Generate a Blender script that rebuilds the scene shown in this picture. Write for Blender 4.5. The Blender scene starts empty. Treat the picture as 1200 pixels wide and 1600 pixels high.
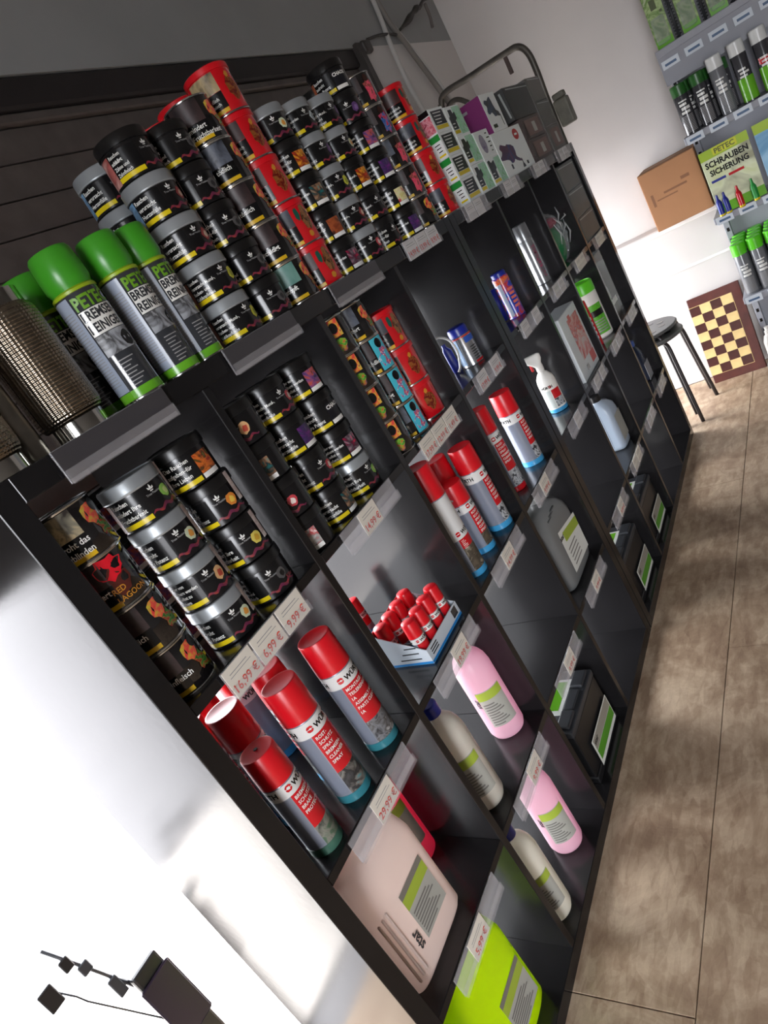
import bpy, bmesh, math, random
from mathutils import Matrix, Vector
random.seed(7)
D = bpy.data
SC = bpy.context.scene
COL = SC.collection
PI = math.pi
R_ = math.radians

# ------------------------------------------------------------------ camera
CAMP = Vector((-0.3806, -0.8157, 1.4551))
RM = [[0.42874, -0.75516, -0.49589], [-0.53248, 0.23219, -0.81397], [0.72982, 0.61304, -0.30256]]
cd = D.cameras.new('camera'); cam = D.objects.new('camera', cd); COL.objects.link(cam)
cd.sensor_fit = 'VERTICAL'; cd.sensor_height = 36.0; cd.lens = 1065.67 * 36.0 / 1600.0
cd.clip_start = 0.02; cd.clip_end = 200
m = Matrix.Identity(4)
for i in range(3):
    m[i][0] = RM[0][i]; m[i][1] = -RM[1][i]; m[i][2] = -RM[2][i]; m[i][3] = CAMP[i]
cam.matrix_world = m
SC.camera = cam

# ------------------------------------------------------------------ world, light, exposure
SKY = 18.0
w = D.worlds.new('overcast_sky'); SC.world = w; w.use_nodes = True
bg = w.node_tree.nodes['Background']
bg.inputs[0].default_value = (0.93, 0.95, 1.0, 1); bg.inputs[1].default_value = SKY
SC.view_settings.view_transform = 'Standard'
SC.view_settings.look = 'None'
SC.view_settings.gamma = 1.0
SC.view_settings.use_curve_mapping = False
SC.view_settings.exposure = 0.28

def portal(name, loc, rot, sx, sy):
    l = D.lights.new(name, 'AREA'); l.shape = 'RECTANGLE'; l.size = sx; l.size_y = sy
    l.cycles.is_portal = True
    o = D.objects.new(name, l); COL.objects.link(o); o.location = loc; o.rotation_euler = rot
    return o
# sky portals sit exactly in the two openings of the room (they add no light of their own)
portal('window_sky_portal', (1.13, 0.72, 0.58), (-PI/2, 0, 0), 3.0, 1.4)
portal('side_window_sky_portal', (3.2, 0.72, 0.66), (-PI/2, 0, 0), 0.68, 1.28)
portal('entrance_sky_portal', (-2.3, -1.5, 1.14), (0, -PI/2, 0), 2.26, 0.98)

# ------------------------------------------------------------------ materials
def lin(c):
    c = c / 255.0
    return c / 12.92 if c <= 0.04045 else ((c + 0.055) / 1.055) ** 2.4
def L3(rgb): return (lin(rgb[0]), lin(rgb[1]), lin(rgb[2]), 1)
MATS = {}
def M(name, rgb, rough=0.5, metal=0.0, spec=0.5, var=0.0, vscale=30.0, bump=0.0, bscale=200.0, trans=0.0, alpha=1.0, coat=0.0, sub=0.0):
    if name in MATS: return MATS[name]
    mt = D.materials.new(name); mt.use_nodes = True; nt = mt.node_tree
    b = nt.nodes['Principled BSDF']
    c = L3(rgb)
    b.inputs['Base Color'].default_value = c
    b.inputs['Roughness'].default_value = rough
    b.inputs['Metallic'].default_value = metal
    b.inputs['Specular IOR Level'].default_value = spec
    b.inputs['Transmission Weight'].default_value = trans
    b.inputs['Alpha'].default_value = alpha
    b.inputs['Coat Weight'].default_value = coat
    if sub:
        b.inputs['Subsurface Weight'].default_value = sub
        b.inputs['Subsurface Radius'].default_value = (0.02, 0.02, 0.02)
    if var > 0 or bump > 0:
        tc = nt.nodes.new('ShaderNodeTexCoord')
    if var > 0:
        n = nt.nodes.new('ShaderNodeTexNoise'); n.inputs['Scale'].default_value = vscale; n.inputs['Detail'].default_value = 4
        nt.links.new(tc.outputs['Object'], n.inputs['Vector'])
        r = nt.nodes.new('ShaderNodeValToRGB')
        r.color_ramp.elements[0].position = 0.3; r.color_ramp.elements[1].position = 0.7
        r.color_ramp.elements[0].color = tuple(max(0, x * (1 - var)) for x in c[:3]) + (1,)
        r.color_ramp.elements[1].color = tuple(min(1, x * (1 + var)) for x in c[:3]) + (1,)
        nt.links.new(n.outputs['Fac'], r.inputs['Fac']); nt.links.new(r.outputs['Color'], b.inputs['Base Color'])
    if bump > 0:
        n2 = nt.nodes.new('ShaderNodeTexNoise'); n2.inputs['Scale'].default_value = bscale; n2.inputs['Detail'].default_value = 3
        nt.links.new(tc.outputs['Object'], n2.inputs['Vector'])
        bp = nt.nodes.new('ShaderNodeBump'); bp.inputs['Strength'].default_value = bump; bp.inputs['Distance'].default_value = 0.002
        nt.links.new(n2.outputs['Fac'], bp.inputs['Height']); nt.links.new(bp.outputs['Normal'], b.inputs['Normal'])
    MATS[name] = mt
    return mt
def ART(name, cols, scale=60.0, rough=0.4, warp=1.5):
    """flat printed picture: noise through a stepped ramp"""
    if name in MATS: return MATS[name]
    mt = D.materials.new(name); mt.use_nodes = True; nt = mt.node_tree
    b = nt.nodes['Principled BSDF']; b.inputs['Roughness'].default_value = rough
    tc = nt.nodes.new('ShaderNodeTexCoord'); n = nt.nodes.new('ShaderNodeTexNoise')
    n.inputs['Scale'].default_value = scale; n.inputs['Detail'].default_value = 3; n.inputs['Distortion'].default_value = warp
    nt.links.new(tc.outputs['Object'], n.inputs['Vector'])
    r = nt.nodes.new('ShaderNodeValToRGB'); el = r.color_ramp.elements
    k = len(cols)
    while len(el) < k: el.new(0.5)
    for i, cc in enumerate(cols):
        el[i].position = 0.3 + 0.4 * i / max(1, k - 1); el[i].color = L3(cc)
    nt.links.new(n.outputs['Fac'], r.inputs['Fac']); nt.links.new(r.outputs['Color'], b.inputs['Base Color'])
    MATS[name] = mt
    return mt

LAM = M('black_brown_laminate', (25, 24, 25), 0.19, spec=0.45, var=0.12, vscale=14, bump=0.05, bscale=60)
WALL = M('white_wall_paint', (206, 201, 198), 0.75, var=0.03, vscale=3, bump=0.12, bscale=120)
CEIL = M('darkened_ceiling_paint', (150, 148, 146), 0.85)  # unseen ceiling, tone lowered to dim the upper room
SHUT = M('dark_brown_shutter', (86, 78, 74), 0.6, var=0.18, vscale=20)
SHUTD = M('dark_shutter_box', (34, 29, 29), 0.6, var=0.15, vscale=12)
FRAMEM = M('dark_window_frame', (58, 54, 52), 0.5, var=0.15, vscale=14)
TRIMW = M('white_door_post_paint', (236, 232, 230), 0.5, var=0.02, vscale=5)
CONC = M('grey_asphalt_yard', (132, 130, 130), 0.9, var=0.08, vscale=3)
JB = M('jar_black', (20, 19, 20), 0.22, spec=0.5)
LIDB = M('lid_black_plastic', (19, 18, 18), 0.28)
LIDS = M('lid_silver_metal', (158, 163, 166), 0.34, metal=0.45, bump=0.04, bscale=90)
STEEL = M('steel_rim', (200, 200, 198), 0.2, metal=1.0)
BRUSH = M('brushed_steel', (150, 146, 138), 0.38, metal=1.0, var=0.15, vscale=40)
POLI = M('polished_steel', (190, 188, 182), 0.12, metal=1.0)
WT = M('print_white', (226, 226, 222), 0.22)
GT = M('print_grey', (150, 150, 150), 0.22)
BT = M('print_black', (14, 14, 15), 0.22)
DG = M('print_dark_grey', (52, 54, 58), 0.14, coat=0.5)
YEL = M('print_yellow', (212, 190, 24), 0.22)
REDP = M('print_red', (190, 22, 32), 0.22)
GREENP = M('print_green', (104, 176, 40), 0.22)
GOLD = M('print_gold', (196, 132, 40), 0.4)
SILV = M('print_silver', (150, 160, 176), 0.3)
REDCAP = M('red_plastic_cap', (205, 14, 28), 0.32, spec=0.5, sub=0.05)
REDCAN = M('red_can_print', (196, 14, 26), 0.22, coat=0.5)
FILMB = M('film_can_black', (20, 18, 19), 0.1, coat=0.8)
GCAP = M('green_translucent_cap', (62, 150, 34), 0.3, sub=0.25)
GBRIGHT = M('green_cap_bright', (96, 205, 40), 0.3, sub=0.2)
GDARK = M('green_cap_dark', (36, 92, 34), 0.35)
BLUER = M('blue_ring', (60, 150, 200), 0.3)
TEALR = M('teal_ring', (50, 120, 132), 0.3)
WHPL = M('white_plastic', (228, 226, 220), 0.4, sub=0.15)
PINKL = M('pink_liquid_bottle', (238, 176, 202), 0.35, sub=0.35)
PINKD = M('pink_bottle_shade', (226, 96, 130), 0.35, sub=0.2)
YELCAN = M('neon_yellow_canister', (208, 226, 10), 0.32, sub=0.2)
CREAM = M('natural_plastic_canister', (224, 206, 198), 0.4, sub=0.2)
GREYCAN = M('grey_plastic_canister', (118, 120, 120), 0.38)
SILVB = M('silver_blue_bottle', (170, 184, 200), 0.3)
BLUEP = M('blue_plastic', (26, 40, 140), 0.32)
DKBLUE = M('dark_blue_plastic', (20, 30, 52), 0.35)
BLKP = M('black_plastic', (24, 24, 26), 0.4)
DKP = M('dark_grey_plastic', (52, 54, 58), 0.42, var=0.08)
STICK = M('sticker_white', (222, 224, 218), 0.45)
STICKG = M('sticker_grey_print', (168, 168, 160), 0.5)
LIME = M('sticker_lime', (158, 178, 60), 0.45)
PAPER = M('price_card_paper', (222, 216, 204), 0.6, var=0.03, vscale=40)
PAPER2 = M('price_card_paper_cool', (206, 204, 204), 0.55, var=0.03, vscale=40)
ORANGE = M('price_ink_red', (214, 66, 48), 0.6)
CARDB = M('brown_cardboard', (158, 112, 76), 0.8, var=0.05, vscale=8)
CARDP = M('white_carton', (226, 232, 230), 0.5)
RACKM = M('grey_rack_steel', (150, 152, 160), 0.5, var=0.04)
PEGM = None
TUBEM = M('worn_tube_steel', (92, 88, 82), 0.45, metal=0.6, var=0.25, vscale=20)
CABLE = M('white_cable_paint', (190, 188, 184), 0.6)
CABLED = M('dark_cable', (52, 48, 46), 0.6)
STOOLM = M('stool_black_metal', (38, 32, 32), 0.4)
SEATM = M('stool_grey_seat', (88, 88, 88), 0.5)
WOODD = M('dark_wood_veneer', (84, 38, 30), 0.4, var=0.25, vscale=16)
WOODL = M('light_wood_veneer', (226, 196, 134), 0.4, var=0.12, vscale=18)
TUBEW = M('white_hose', (214, 214, 212), 0.4)

def clear_mat(name, tint=(235, 238, 238), fac=0.35, rough=0.12):
    mt = D.materials.new(name); mt.use_nodes = True; nt = mt.node_tree
    b = nt.nodes['Principled BSDF']; out = nt.nodes['Material Output']
    b.inputs['Base Color'].default_value = L3(tint); b.inputs['Roughness'].default_value = rough
    t = nt.nodes.new('ShaderNodeBsdfTransparent'); mx = nt.nodes.new('ShaderNodeMixShader')
    mx.inputs[0].default_value = fac
    nt.links.new(t.outputs[0], mx.inputs[1]); nt.links.new(b.outputs[0], mx.inputs[2]); nt.links.new(mx.outputs[0], out.inputs[0])
    MATS[name] = mt
    return mt
CLEAR = clear_mat('clear_rail_plastic', (200, 198, 202), 0.30, 0.1)
CLEARLIP = clear_mat('clear_rail_lip', (220, 218, 222), 0.13, 0.15)
CLEARBAG = clear_mat('clear_bag_plastic', (200, 206, 206), 0.13, 0.04)
FOLD = clear_mat('bag_fold_plastic', (226, 230, 230), 0.4, 0.08)
CLEARBOX = clear_mat('clear_box_plastic', (190, 198, 198), 0.22, 0.08)
FOIL = clear_mat('shrink_foil', (150, 156, 154), 0.1, 0.1)

def TRANSL(name, rgb, fac=0.55, rough=0.35):
    mt = D.materials.new(name); mt.use_nodes = True; nt = mt.node_tree
    b = nt.nodes['Principled BSDF']; out = nt.nodes['Material Output']
    b.inputs['Base Color'].default_value = L3(rgb); b.inputs['Roughness'].default_value = rough
    t = nt.nodes.new('ShaderNodeBsdfTranslucent'); t.inputs[0].default_value = L3(rgb)
    mx = nt.nodes.new('ShaderNodeMixShader'); mx.inputs[0].default_value = fac
    nt.links.new(b.outputs[0], mx.inputs[1]); nt.links.new(t.outputs[0], mx.inputs[2]); nt.links.new(mx.outputs[0], out.inputs[0])
    MATS[name] = mt
    return mt
PINKL = TRANSL('pink_liquid_translucent', (234, 196, 210), 0.45)
YELCAN = TRANSL('neon_yellow_translucent', (196, 220, 6), 0.45)
CREAM = TRANSL('natural_plastic_translucent', (228, 212, 204), 0.35)
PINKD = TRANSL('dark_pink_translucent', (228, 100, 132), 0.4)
WHPLT = TRANSL('white_bottle_translucent', (226, 222, 210), 0.35)
def osb_mat():
    mt = D.materials.new('worn_osb_board'); mt.use_nodes = True; nt = mt.node_tree; b = nt.nodes['Principled BSDF']
    tc = nt.nodes.new('ShaderNodeTexCoord')
    prev = None
    for k, (rot, sc, sx) in enumerate([(0.2, 15, 3.4), (1.35, 13, 3.0), (2.5, 17, 3.6), (0.8, 24, 2.6)]):
        mp = nt.nodes.new('ShaderNodeMapping'); mp.inputs['Rotation'].default_value = (0, 0, rot); mp.inputs['Scale'].default_value = (1, sx, 1)
        mp.inputs['Location'].default_value = (k * 3.1, k * 1.7, 0)
        nt.links.new(tc.outputs['Object'], mp.inputs['Vector'])
        v = nt.nodes.new('ShaderNodeTexVoronoi'); v.inputs['Scale'].default_value = sc
        nt.links.new(mp.outputs[0], v.inputs['Vector'])
        bw = nt.nodes.new('ShaderNodeRGBToBW'); nt.links.new(v.outputs['Color'], bw.inputs[0])
        if prev is None: prev = bw.outputs[0]
        else:
            mx = nt.nodes.new('ShaderNodeMath'); mx.operation = 'ADD'; nt.links.new(prev, mx.inputs[0]); nt.links.new(bw.outputs[0], mx.inputs[1]); prev = mx.outputs[0]
    n = nt.nodes.new('ShaderNodeTexNoise'); n.inputs['Scale'].default_value = 5.5; n.inputs['Detail'].default_value = 10; n.inputs['Roughness'].default_value = 0.7; n.inputs['Distortion'].default_value = 0.6
    nt.links.new(tc.outputs['Object'], n.inputs['Vector'])
    ad = nt.nodes.new('ShaderNodeMath'); ad.operation = 'MULTIPLY_ADD'; ad.inputs[1].default_value = 0.105
    nt.links.new(prev, ad.inputs[0]); nt.links.new(n.outputs['Fac'], ad.inputs[2])
    r = nt.nodes.new('ShaderNodeValToRGB'); el = r.color_ramp.elements
    el[0].position = 0.42; el[0].color = L3((122, 96, 77)); el[1].position = 0.92; el[1].color = L3((200, 178, 152))
    e = el.new(0.66); e.color = L3((160, 135, 111))
    nt.links.new(ad.outputs[0], r.inputs['Fac']); nt.links.new(r.outputs['Color'], b.inputs['Base Color'])
    b.inputs['Roughness'].default_value = 0.55
    bp = nt.nodes.new('ShaderNodeBump'); bp.inputs['Strength'].default_value = 0.15; bp.inputs['Distance'].default_value = 0.003
    nt.links.new(prev, bp.inputs['Height']); nt.links.new(bp.outputs['Normal'], b.inputs['Normal'])
    return mt
OSB = osb_mat()

def peg_mat():
    mt = D.materials.new('perforated_grey_panel'); mt.use_nodes = True; nt = mt.node_tree; b = nt.nodes['Principled BSDF']
    tc = nt.nodes.new('ShaderNodeTexCoord')
    v = nt.nodes.new('ShaderNodeTexVoronoi'); v.inputs['Scale'].default_value = 55; v.inputs['Randomness'].default_value = 0.0
    nt.links.new(tc.outputs['Object'], v.inputs['Vector'])
    r = nt.nodes.new('ShaderNodeValToRGB'); r.color_ramp.interpolation = 'CONSTANT'
    r.color_ramp.elements[0].position = 0; r.color_ramp.elements[0].color = L3((196, 198, 198))
    r.color_ramp.elements[1].position = 0.2; r.color_ramp.elements[1].color = L3((146, 148, 156))
    nt.links.new(v.outputs['Distance'], r.inputs['Fac']); nt.links.new(r.outputs['Color'], b.inputs['Base Color'])
    b.inputs['Roughness'].default_value = 0.5
    return mt
PEGM = peg_mat()

# ------------------------------------------------------------------ mesh helpers
def me_from(name, V, F, smooth=False):
    me = D.meshes.new(name); me.from_pydata([tuple(v) for v in V], [], F)
    if smooth:
        for p in me.polygons: p.use_smooth = True
    me.update()
    return me
def link(name, me, mat, parent=None, loc=None, rot=None):
    if mat is not None and len(me.materials) == 0: me.materials.append(mat)
    o = D.objects.new(name, me); COL.objects.link(o)
    if parent: o.parent = parent
    if loc is not None: o.location = loc
    if rot is not None: o.rotation_euler = rot
    if mat is not None and me.materials[0] is not mat:
        o.material_slots[0].link = 'OBJECT'; o.material_slots[0].material = mat
    return o
CACHE = {}
def cached(key, fn):
    if key not in CACHE: CACHE[key] = fn()
    return CACHE[key]
def tag(o, label, cat, group=None, kind=None):
    o['label'] = label; o['category'] = cat
    if group: o['group'] = group
    if kind: o['kind'] = kind
    return o
def thing(name, label, cat, loc=(0, 0, 0), rz=0.0, group=None):
    o = D.objects.new(name, None); COL.objects.link(o); o.empty_display_size = 0.02
    o.location = loc; o.rotation_euler = (0, 0, rz)
    return tag(o, label, cat, group)
def struct(name, me, mat, label, parent=None):
    o = link(name, me, mat, parent)
    if parent is None:
        o['kind'] = 'structure'; o['label'] = label; o['category'] = 'building part'
    return o
def box_me(x0, x1, y0, y1, z0, z1, bev=0.0, seg=2, smooth=False):
    bm = bmesh.new(); bmesh.ops.create_cube(bm, size=1)
    for v in bm.verts:
        v.co = ((x0 + x1) / 2 + v.co.x * (x1 - x0), (y0 + y1) / 2 + v.co.y * (y1 - y0), (z0 + z1) / 2 + v.co.z * (z1 - z0))
    if bev > 0: bmesh.ops.bevel(bm, geom=bm.edges[:], offset=bev, segments=seg, profile=0.5, affect='EDGES')
    me = D.meshes.new('box'); bm.to_mesh(me); bm.free()
    if smooth:
        for p in me.polygons: p.use_smooth = True
    return me
def lathe_me(prof, seg=32, smooth=True, sharp=35):
    """prof: list of (r,z) bottom to top"""
    V = []; F = []
    for r, z in prof:
        for k in range(seg):
            a = 2 * PI * k / seg; V.append((r * math.cos(a), r * math.sin(a), z))
    for i in range(len(prof) - 1):
        for k in range(seg):
            k2 = (k + 1) % seg
            F.append((i * seg + k, i * seg + k2, (i + 1) * seg + k2, (i + 1) * seg + k))
    if prof[0][0] > 1e-6: F.append(tuple(range(seg - 1, -1, -1)))
    if prof[-1][0] > 1e-6: F.append(tuple((len(prof) - 1) * seg + k for k in range(seg)))
    me = me_from('lathe', V, F, smooth)
    if smooth:
        try: me.set_sharp_from_angle(angle=R_(sharp))
        except Exception: pass
    return me
def patch_me(r, a0, a1, z0, z1, n=8):
    """rectangle wrapped on a cylinder, degrees"""
    V = []; F = []
    for k in range(n + 1):
        a = R_(a0 + (a1 - a0) * k / n)
        V.append((r * math.cos(a), r * math.sin(a), z0)); V.append((r * math.cos(a), r * math.sin(a), z1))
    for k in range(n): F.append((2 * k, 2 * k + 2, 2 * k + 3, 2 * k + 1))
    return me_from('patch', V, F, True)
def wrap(P, r, ac=0.0):
    """2D (x along arc, z) to cylinder"""
    return [(r * math.cos(R_(ac) + x / r), r * math.sin(R_(ac) + x / r), z) for x, z in P]
def blob_me(r, ac, zc, wx, hz, n=16, wob=0.12, seed=1):
    rnd = random.Random(seed)
    P = [(0, zc)]
    for k in range(n):
        a = 2 * PI * k / n; q = 1 + rnd.uniform(-wob, wob)
        P.append((wx * q * math.cos(a), zc + hz * q * math.sin(a)))
    F = [(0, 1 + k, 1 + (k + 1) % n) for k in range(n)]
    return me_from('blob', wrap(P, r, ac), F, True)
def poly_me(r, ac, pts):
    """several wrapped polygons, pts = list of list of (x,z)"""
    V = []; F = []
    for p in pts:
        s = len(V)
        if len(p) == 4 and abs(p[1][0] - p[0][0]) > 0.006:
            n = int(abs(p[1][0] - p[0][0]) / 0.004) + 1
            for k in range(n + 1):
                q = k / n
                V += wrap([(p[0][0] + (p[1][0] - p[0][0]) * q, p[0][1]), (p[3][0] + (p[2][0] - p[3][0]) * q, p[3][1])], r, ac)
            for k in range(n): F.append((s + 2 * k, s + 2 * k + 2, s + 2 * k + 3, s + 2 * k + 1))
        else:
            V += wrap(p, r, ac); F.append(tuple(range(s, s + len(p))))
    return me_from('poly', V, F, False)
def flat_me(pts, axis='y', d=0.0):
    """polygons in a vertical plane; axis y: (x,z)->(x,d,z); axis x: (y,z)->(d,y,z)"""
    V = []; F = []
    for p in pts:
        s = len(V)
        for a, b in p: V.append((a, d, b) if axis == 'y' else ((d, a, b) if axis == 'x' else (a, b, d)))
        F.append(tuple(range(s, s + len(p))))
    return me_from('flat', V, F, False)
def rect(x0, x1, z0, z1): return [(x0, z0), (x1, z0), (x1, z1), (x0, z1)]
def tube_me(pts, rad, seg=10, closed=False):
    pts = [Vector(p) for p in pts]; V = []; F = []
    n = len(pts); prevn = None
    for i, p in enumerate(pts):
        t = (pts[min(i + 1, n - 1)] - pts[max(i - 1, 0)]).normalized()
        if prevn is None:
            up = Vector((0, 0, 1)) if abs(t.z) < 0.9 else Vector((1, 0, 0))
            nn = t.cross(up).normalized()
        else:
            nn = (prevn - t * prevn.dot(t)).normalized()
        prevn = nn; bb = t.cross(nn)
        rr = rad[i] if isinstance(rad, (list, tuple)) else rad
        for k in range(seg):
            a = 2 * PI * k / seg; V.append(p + nn * (rr * math.cos(a)) + bb * (rr * math.sin(a)))
    for i in range(n - 1):
        for k in range(seg):
            k2 = (k + 1) % seg
            F.append((i * seg + k, (i + 1) * seg + k, (i + 1) * seg + k2, i * seg + k2))
    F.append(tuple(range(seg))); F.append(tuple((n - 1) * seg + k for k in range(seg - 1, -1, -1)))
    return me_from('tube', V, F, True)
def curve_pts(ctrl, n=8):
    """Catmull-Rom"""
    P = [Vector(c) for c in ctrl]; P = [P[0] * 2 - P[1]] + P + [P[-1] * 2 - P[-2]]
    out = []
    for i in range(1, len(P) - 2):
        for k in range(n):
            t = k / n
            out.append(0.5 * ((2 * P[i]) + (P[i + 1] - P[i - 1]) * t + (2 * P[i - 1] - 5 * P[i] + 4 * P[i + 1] - P[i + 2]) * t * t + (3 * P[i] - P[i - 1] - 3 * P[i + 1] + P[i + 2]) * t ** 3))
    out.append(P[-2])
    return out
def loft_me(sec, n=32, smooth=True, sharp=40):
    """sec: (cx, cy, rx, ry, exponent, z) superellipse rings"""
    V = []; F = []
    for cx, cy, rx, ry, e, z in sec:
        for k in range(n):
            a = 2 * PI * k / n; c, s = math.cos(a), math.sin(a)
            V.append((cx + rx * math.copysign(abs(c) ** (2 / e), c), cy + ry * math.copysign(abs(s) ** (2 / e), s), z))
    for i in range(len(sec) - 1):
        for k in range(n):
            k2 = (k + 1) % n
            F.append((i * n + k, i * n + k2, (i + 1) * n + k2, (i + 1) * n + k))
    F.append(tuple(range(n - 1, -1, -1))); F.append(tuple((len(sec) - 1) * n + k for k in range(n)))
    me = me_from('loft', V, F, smooth)
    if smooth:
        try: me.set_sharp_from_angle(angle=R_(sharp))
        except Exception: pass
    return me

# ------------------------------------------------------------------ lettering (all strings are turned into meshes in one pass)
WARN = [["Rauchen", "verursacht", "Herzanfälle"], ["Rauchen", "bedroht", "Ihre Potenz"], ["Rauchen", "mindert Ihre", "Fruchtbarkeit"],
        ["Rauchen", "schädigt", "Zähne und", "Zahnfleisch"], ["Kinder von", "Rauchern werden", "oft selbst zu", "Rauchern"],
        ["Rauchen", "verursacht Mund-,", "Rachen- und", "Kehlkopfkrebs"], ["Das Rauchen", "aufgeben–für", "Ihre Lieben"]]
OTHER = ["True Passion", "Lemon", "Killer", "CHAOS", "Melon", "Ice", "PETEC", "BREMSEN", "REINIGER", "WÜRTH", "MONTAGE- UND", "TEILEREINIGER", "1A", "ASSEMBLY AND",
         "PARTS CLEANER", "BREMSEN-", "SCHUTZSPRAY", "BRAKE", "PROTECTION", "ROST-", "SCHUTZ", "SPRAY", "CLEANER", "stopft", "mindert", "Fruchtbarkeit", "schädigt", "droht das", "Erblinden", "RED", "LAGOON", "tödlich", "ICE", "SCHRAUBEN", "SICHERUNG",
         "16,99 €", "6,99 €", "9,99 €", "14,99 €", "17,99 €", "12,99 €", "1,49 €", "29,99 €", "19,99 €", "5,99 €", "8,90 €", "13,99 €", "star", "sind tödlich", "Zahnfleisch", "KL"]
BOLDS = {'SCHRAUBEN', 'SICHERUNG', 'PETEC', 'BREMSEN', 'REINIGER', 'WÜRTH', 'star', 'stopft', 'schädigt', 'CHAOS'}
TXT = {}
def make_texts():
    allt = set(OTHER)
    for wl in WARN: allt |= set(wl)
    objs = {}
    for s in allt:
        c = D.curves.new('t', 'FONT'); c.body = s; c.size = 1.0; c.resolution_u = 2; c.offset = 0.034 if s in BOLDS else 0.014
        o = D.objects.new('t', c); COL.objects.link(o); objs[s] = o
    dg = bpy.context.evaluated_depsgraph_get()
    for s, o in objs.items():
        me = D.meshes.new_from_object(o.evaluated_get(dg))
        V = [(v.co.x, v.co.y) for v in me.vertices]; F = [tuple(p.vertices) for p in me.polygons]
        xs = [v[0] for v in V]; x0 = min(xs); w_ = max(xs) - x0
        TXT[s] = ([(x - x0, y) for x, y in V], F, w_)
        D.meshes.remove(me)
    for o in objs.values():
        c = o.data; D.objects.remove(o); D.curves.remove(c)
make_texts()
def text_2d(lines, size, lead=1.12, align='l', sx=1.0):
    """lines of lettering -> (points, faces); origin at top-left / top-centre"""
    V = []; F = []; y = -size * 0.75
    for s in lines:
        tv, tf, tw = TXT[s]; off = len(V)
        dx = 0 if align == 'l' else -tw * size * sx / 2
        V += [(px * size * sx + dx, py * size + y) for px, py in tv]
        F += [tuple(i + off for i in f) for f in tf]
        y -= size * lead
    return V, F
def text_cyl(lines, size, r, ac, ztop, align='l', sx=1.0, lead=1.12):
    V, F = text_2d(lines, size, lead, align, sx)
    return me_from('text', wrap([(x, ztop + y) for x, y in V], r, ac), F)
def text_flat(lines, size, x, z, d, axis='y', align='l', sx=1.0, lead=1.12, flip=False):
    V, F = text_2d(lines, size, lead, align, sx)
    if flip: V = [(-a, b) for a, b in V]; F = [f[::-1] for f in F]
    P = [(x + a, d, z + b) if axis == 'y' else (d, x + a, z + b) for a, b in V]
    return me_from('text', P, F)
def text_up_cyl(lines, size, r, ac, z0, sx=1.0, lead=1.12):
    """lettering that reads upwards along the cylinder axis"""
    V, F = text_2d(lines, size, lead, 'l', sx)
    return me_from('text', wrap([(-y, z0 + x) for x, y in V], r, ac), F)

# ------------------------------------------------------------------ dimensions of the shelf grid
O_, t_, T_, G_ = 0.335, 0.018, 0.035, 0.0044
CL = [T_ + i * (O_ + t_) for i in range(4)]
W1 = 2 * T_ + 4 * O_ + 3 * t_
CL += [a + W1 + G_ for a in CL]
ZB = {4: T_, 3: T_ + O_ + t_, 2: T_ + 2 * (O_ + t_), 1: T_ + 3 * (O_ + t_)}
H = W1
DEP = 0.39
def camaz(x, y): return math.atan2(CAMP.y - y, CAMP.x - x)

# ================================================================== SETTING
XE, YB, ZC = 3.74, 0.55, 2.85
XW0, YF = -2.3, -3.2
LEDGEZ = 0.868
# floor: sub-floor plus single OSB boards
fl = struct('floor', box_me(XW0 - 0.1, XE + 0.1, YF - 0.1, YB, -0.12, -0.0155), M('sub_floor', (96, 80, 66), 0.8), 'worn brown OSB board floor in front of the shelf')
ys = [-3.2, -2.95, -2.275, -1.6, -0.925, -0.25, 0.55]
for j in range(len(ys) - 1):
    off = 1.33 if j % 2 == 0 else 0.3
    xs = [XW0] + [off + k * 2.05 for k in range(-3, 4) if XW0 + 0.1 < off + k * 2.05 < XE - 0.2] + [XE - 0.14]
    for i in range(len(xs) - 1):
        link('floor_board', box_me(xs[i] + 0.0012, xs[i + 1] - 0.0012, ys[j] + 0.0012, ys[j + 1] - 0.0012, -0.015, 0.0, 0.0008, 1), OSB, fl)
struct('ceiling', box_me(XW0 - 0.1, XE + 0.2, YF - 0.1, YB + 0.1, ZC, ZC + 0.1), CEIL, 'plain darkened ceiling above the shelf')
# back wall around the shuttered opening
OX0, OX1, OZ1 = -0.4, 2.66, 2.22
struct('wall_back', box_me(XW0 - 0.1, XE + 0.1, YB, YB + 0.24, OZ1, ZC), M('dimmed_white_wall_paint', (150, 151, 150), 0.8, var=0.05, vscale=4), 'white wall with dimmed colour above the dark roller shutter')  # white wall greyed so its colour carries the dim upper light
struct('wall_back_corner', box_me(OX1, XE + 0.1, YB, YB + 0.24, 1.30, OZ1), WALL, 'white wall strip between shutter frame and corner')
struct('wall_back_pier', box_me(OX1, 2.86, YB, YB + 0.24, 0, 1.30), WALL, 'white wall pier between shutter and side window')
struct('wall_back_edge', box_me(3.54, XE + 0.1, YB, YB + 0.24, 0, 1.30), WALL, 'white wall edge at the room corner')
struct('wall_back_near', box_me(XW0 - 0.1, OX0, YB, YB + 0.24, 0, OZ1), M('darkened_room_wall', (96, 92, 88), 0.8), 'darkened wall piece beyond the near end of the opening')  # darkened, and drawn in to narrow the opening and its light
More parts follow.
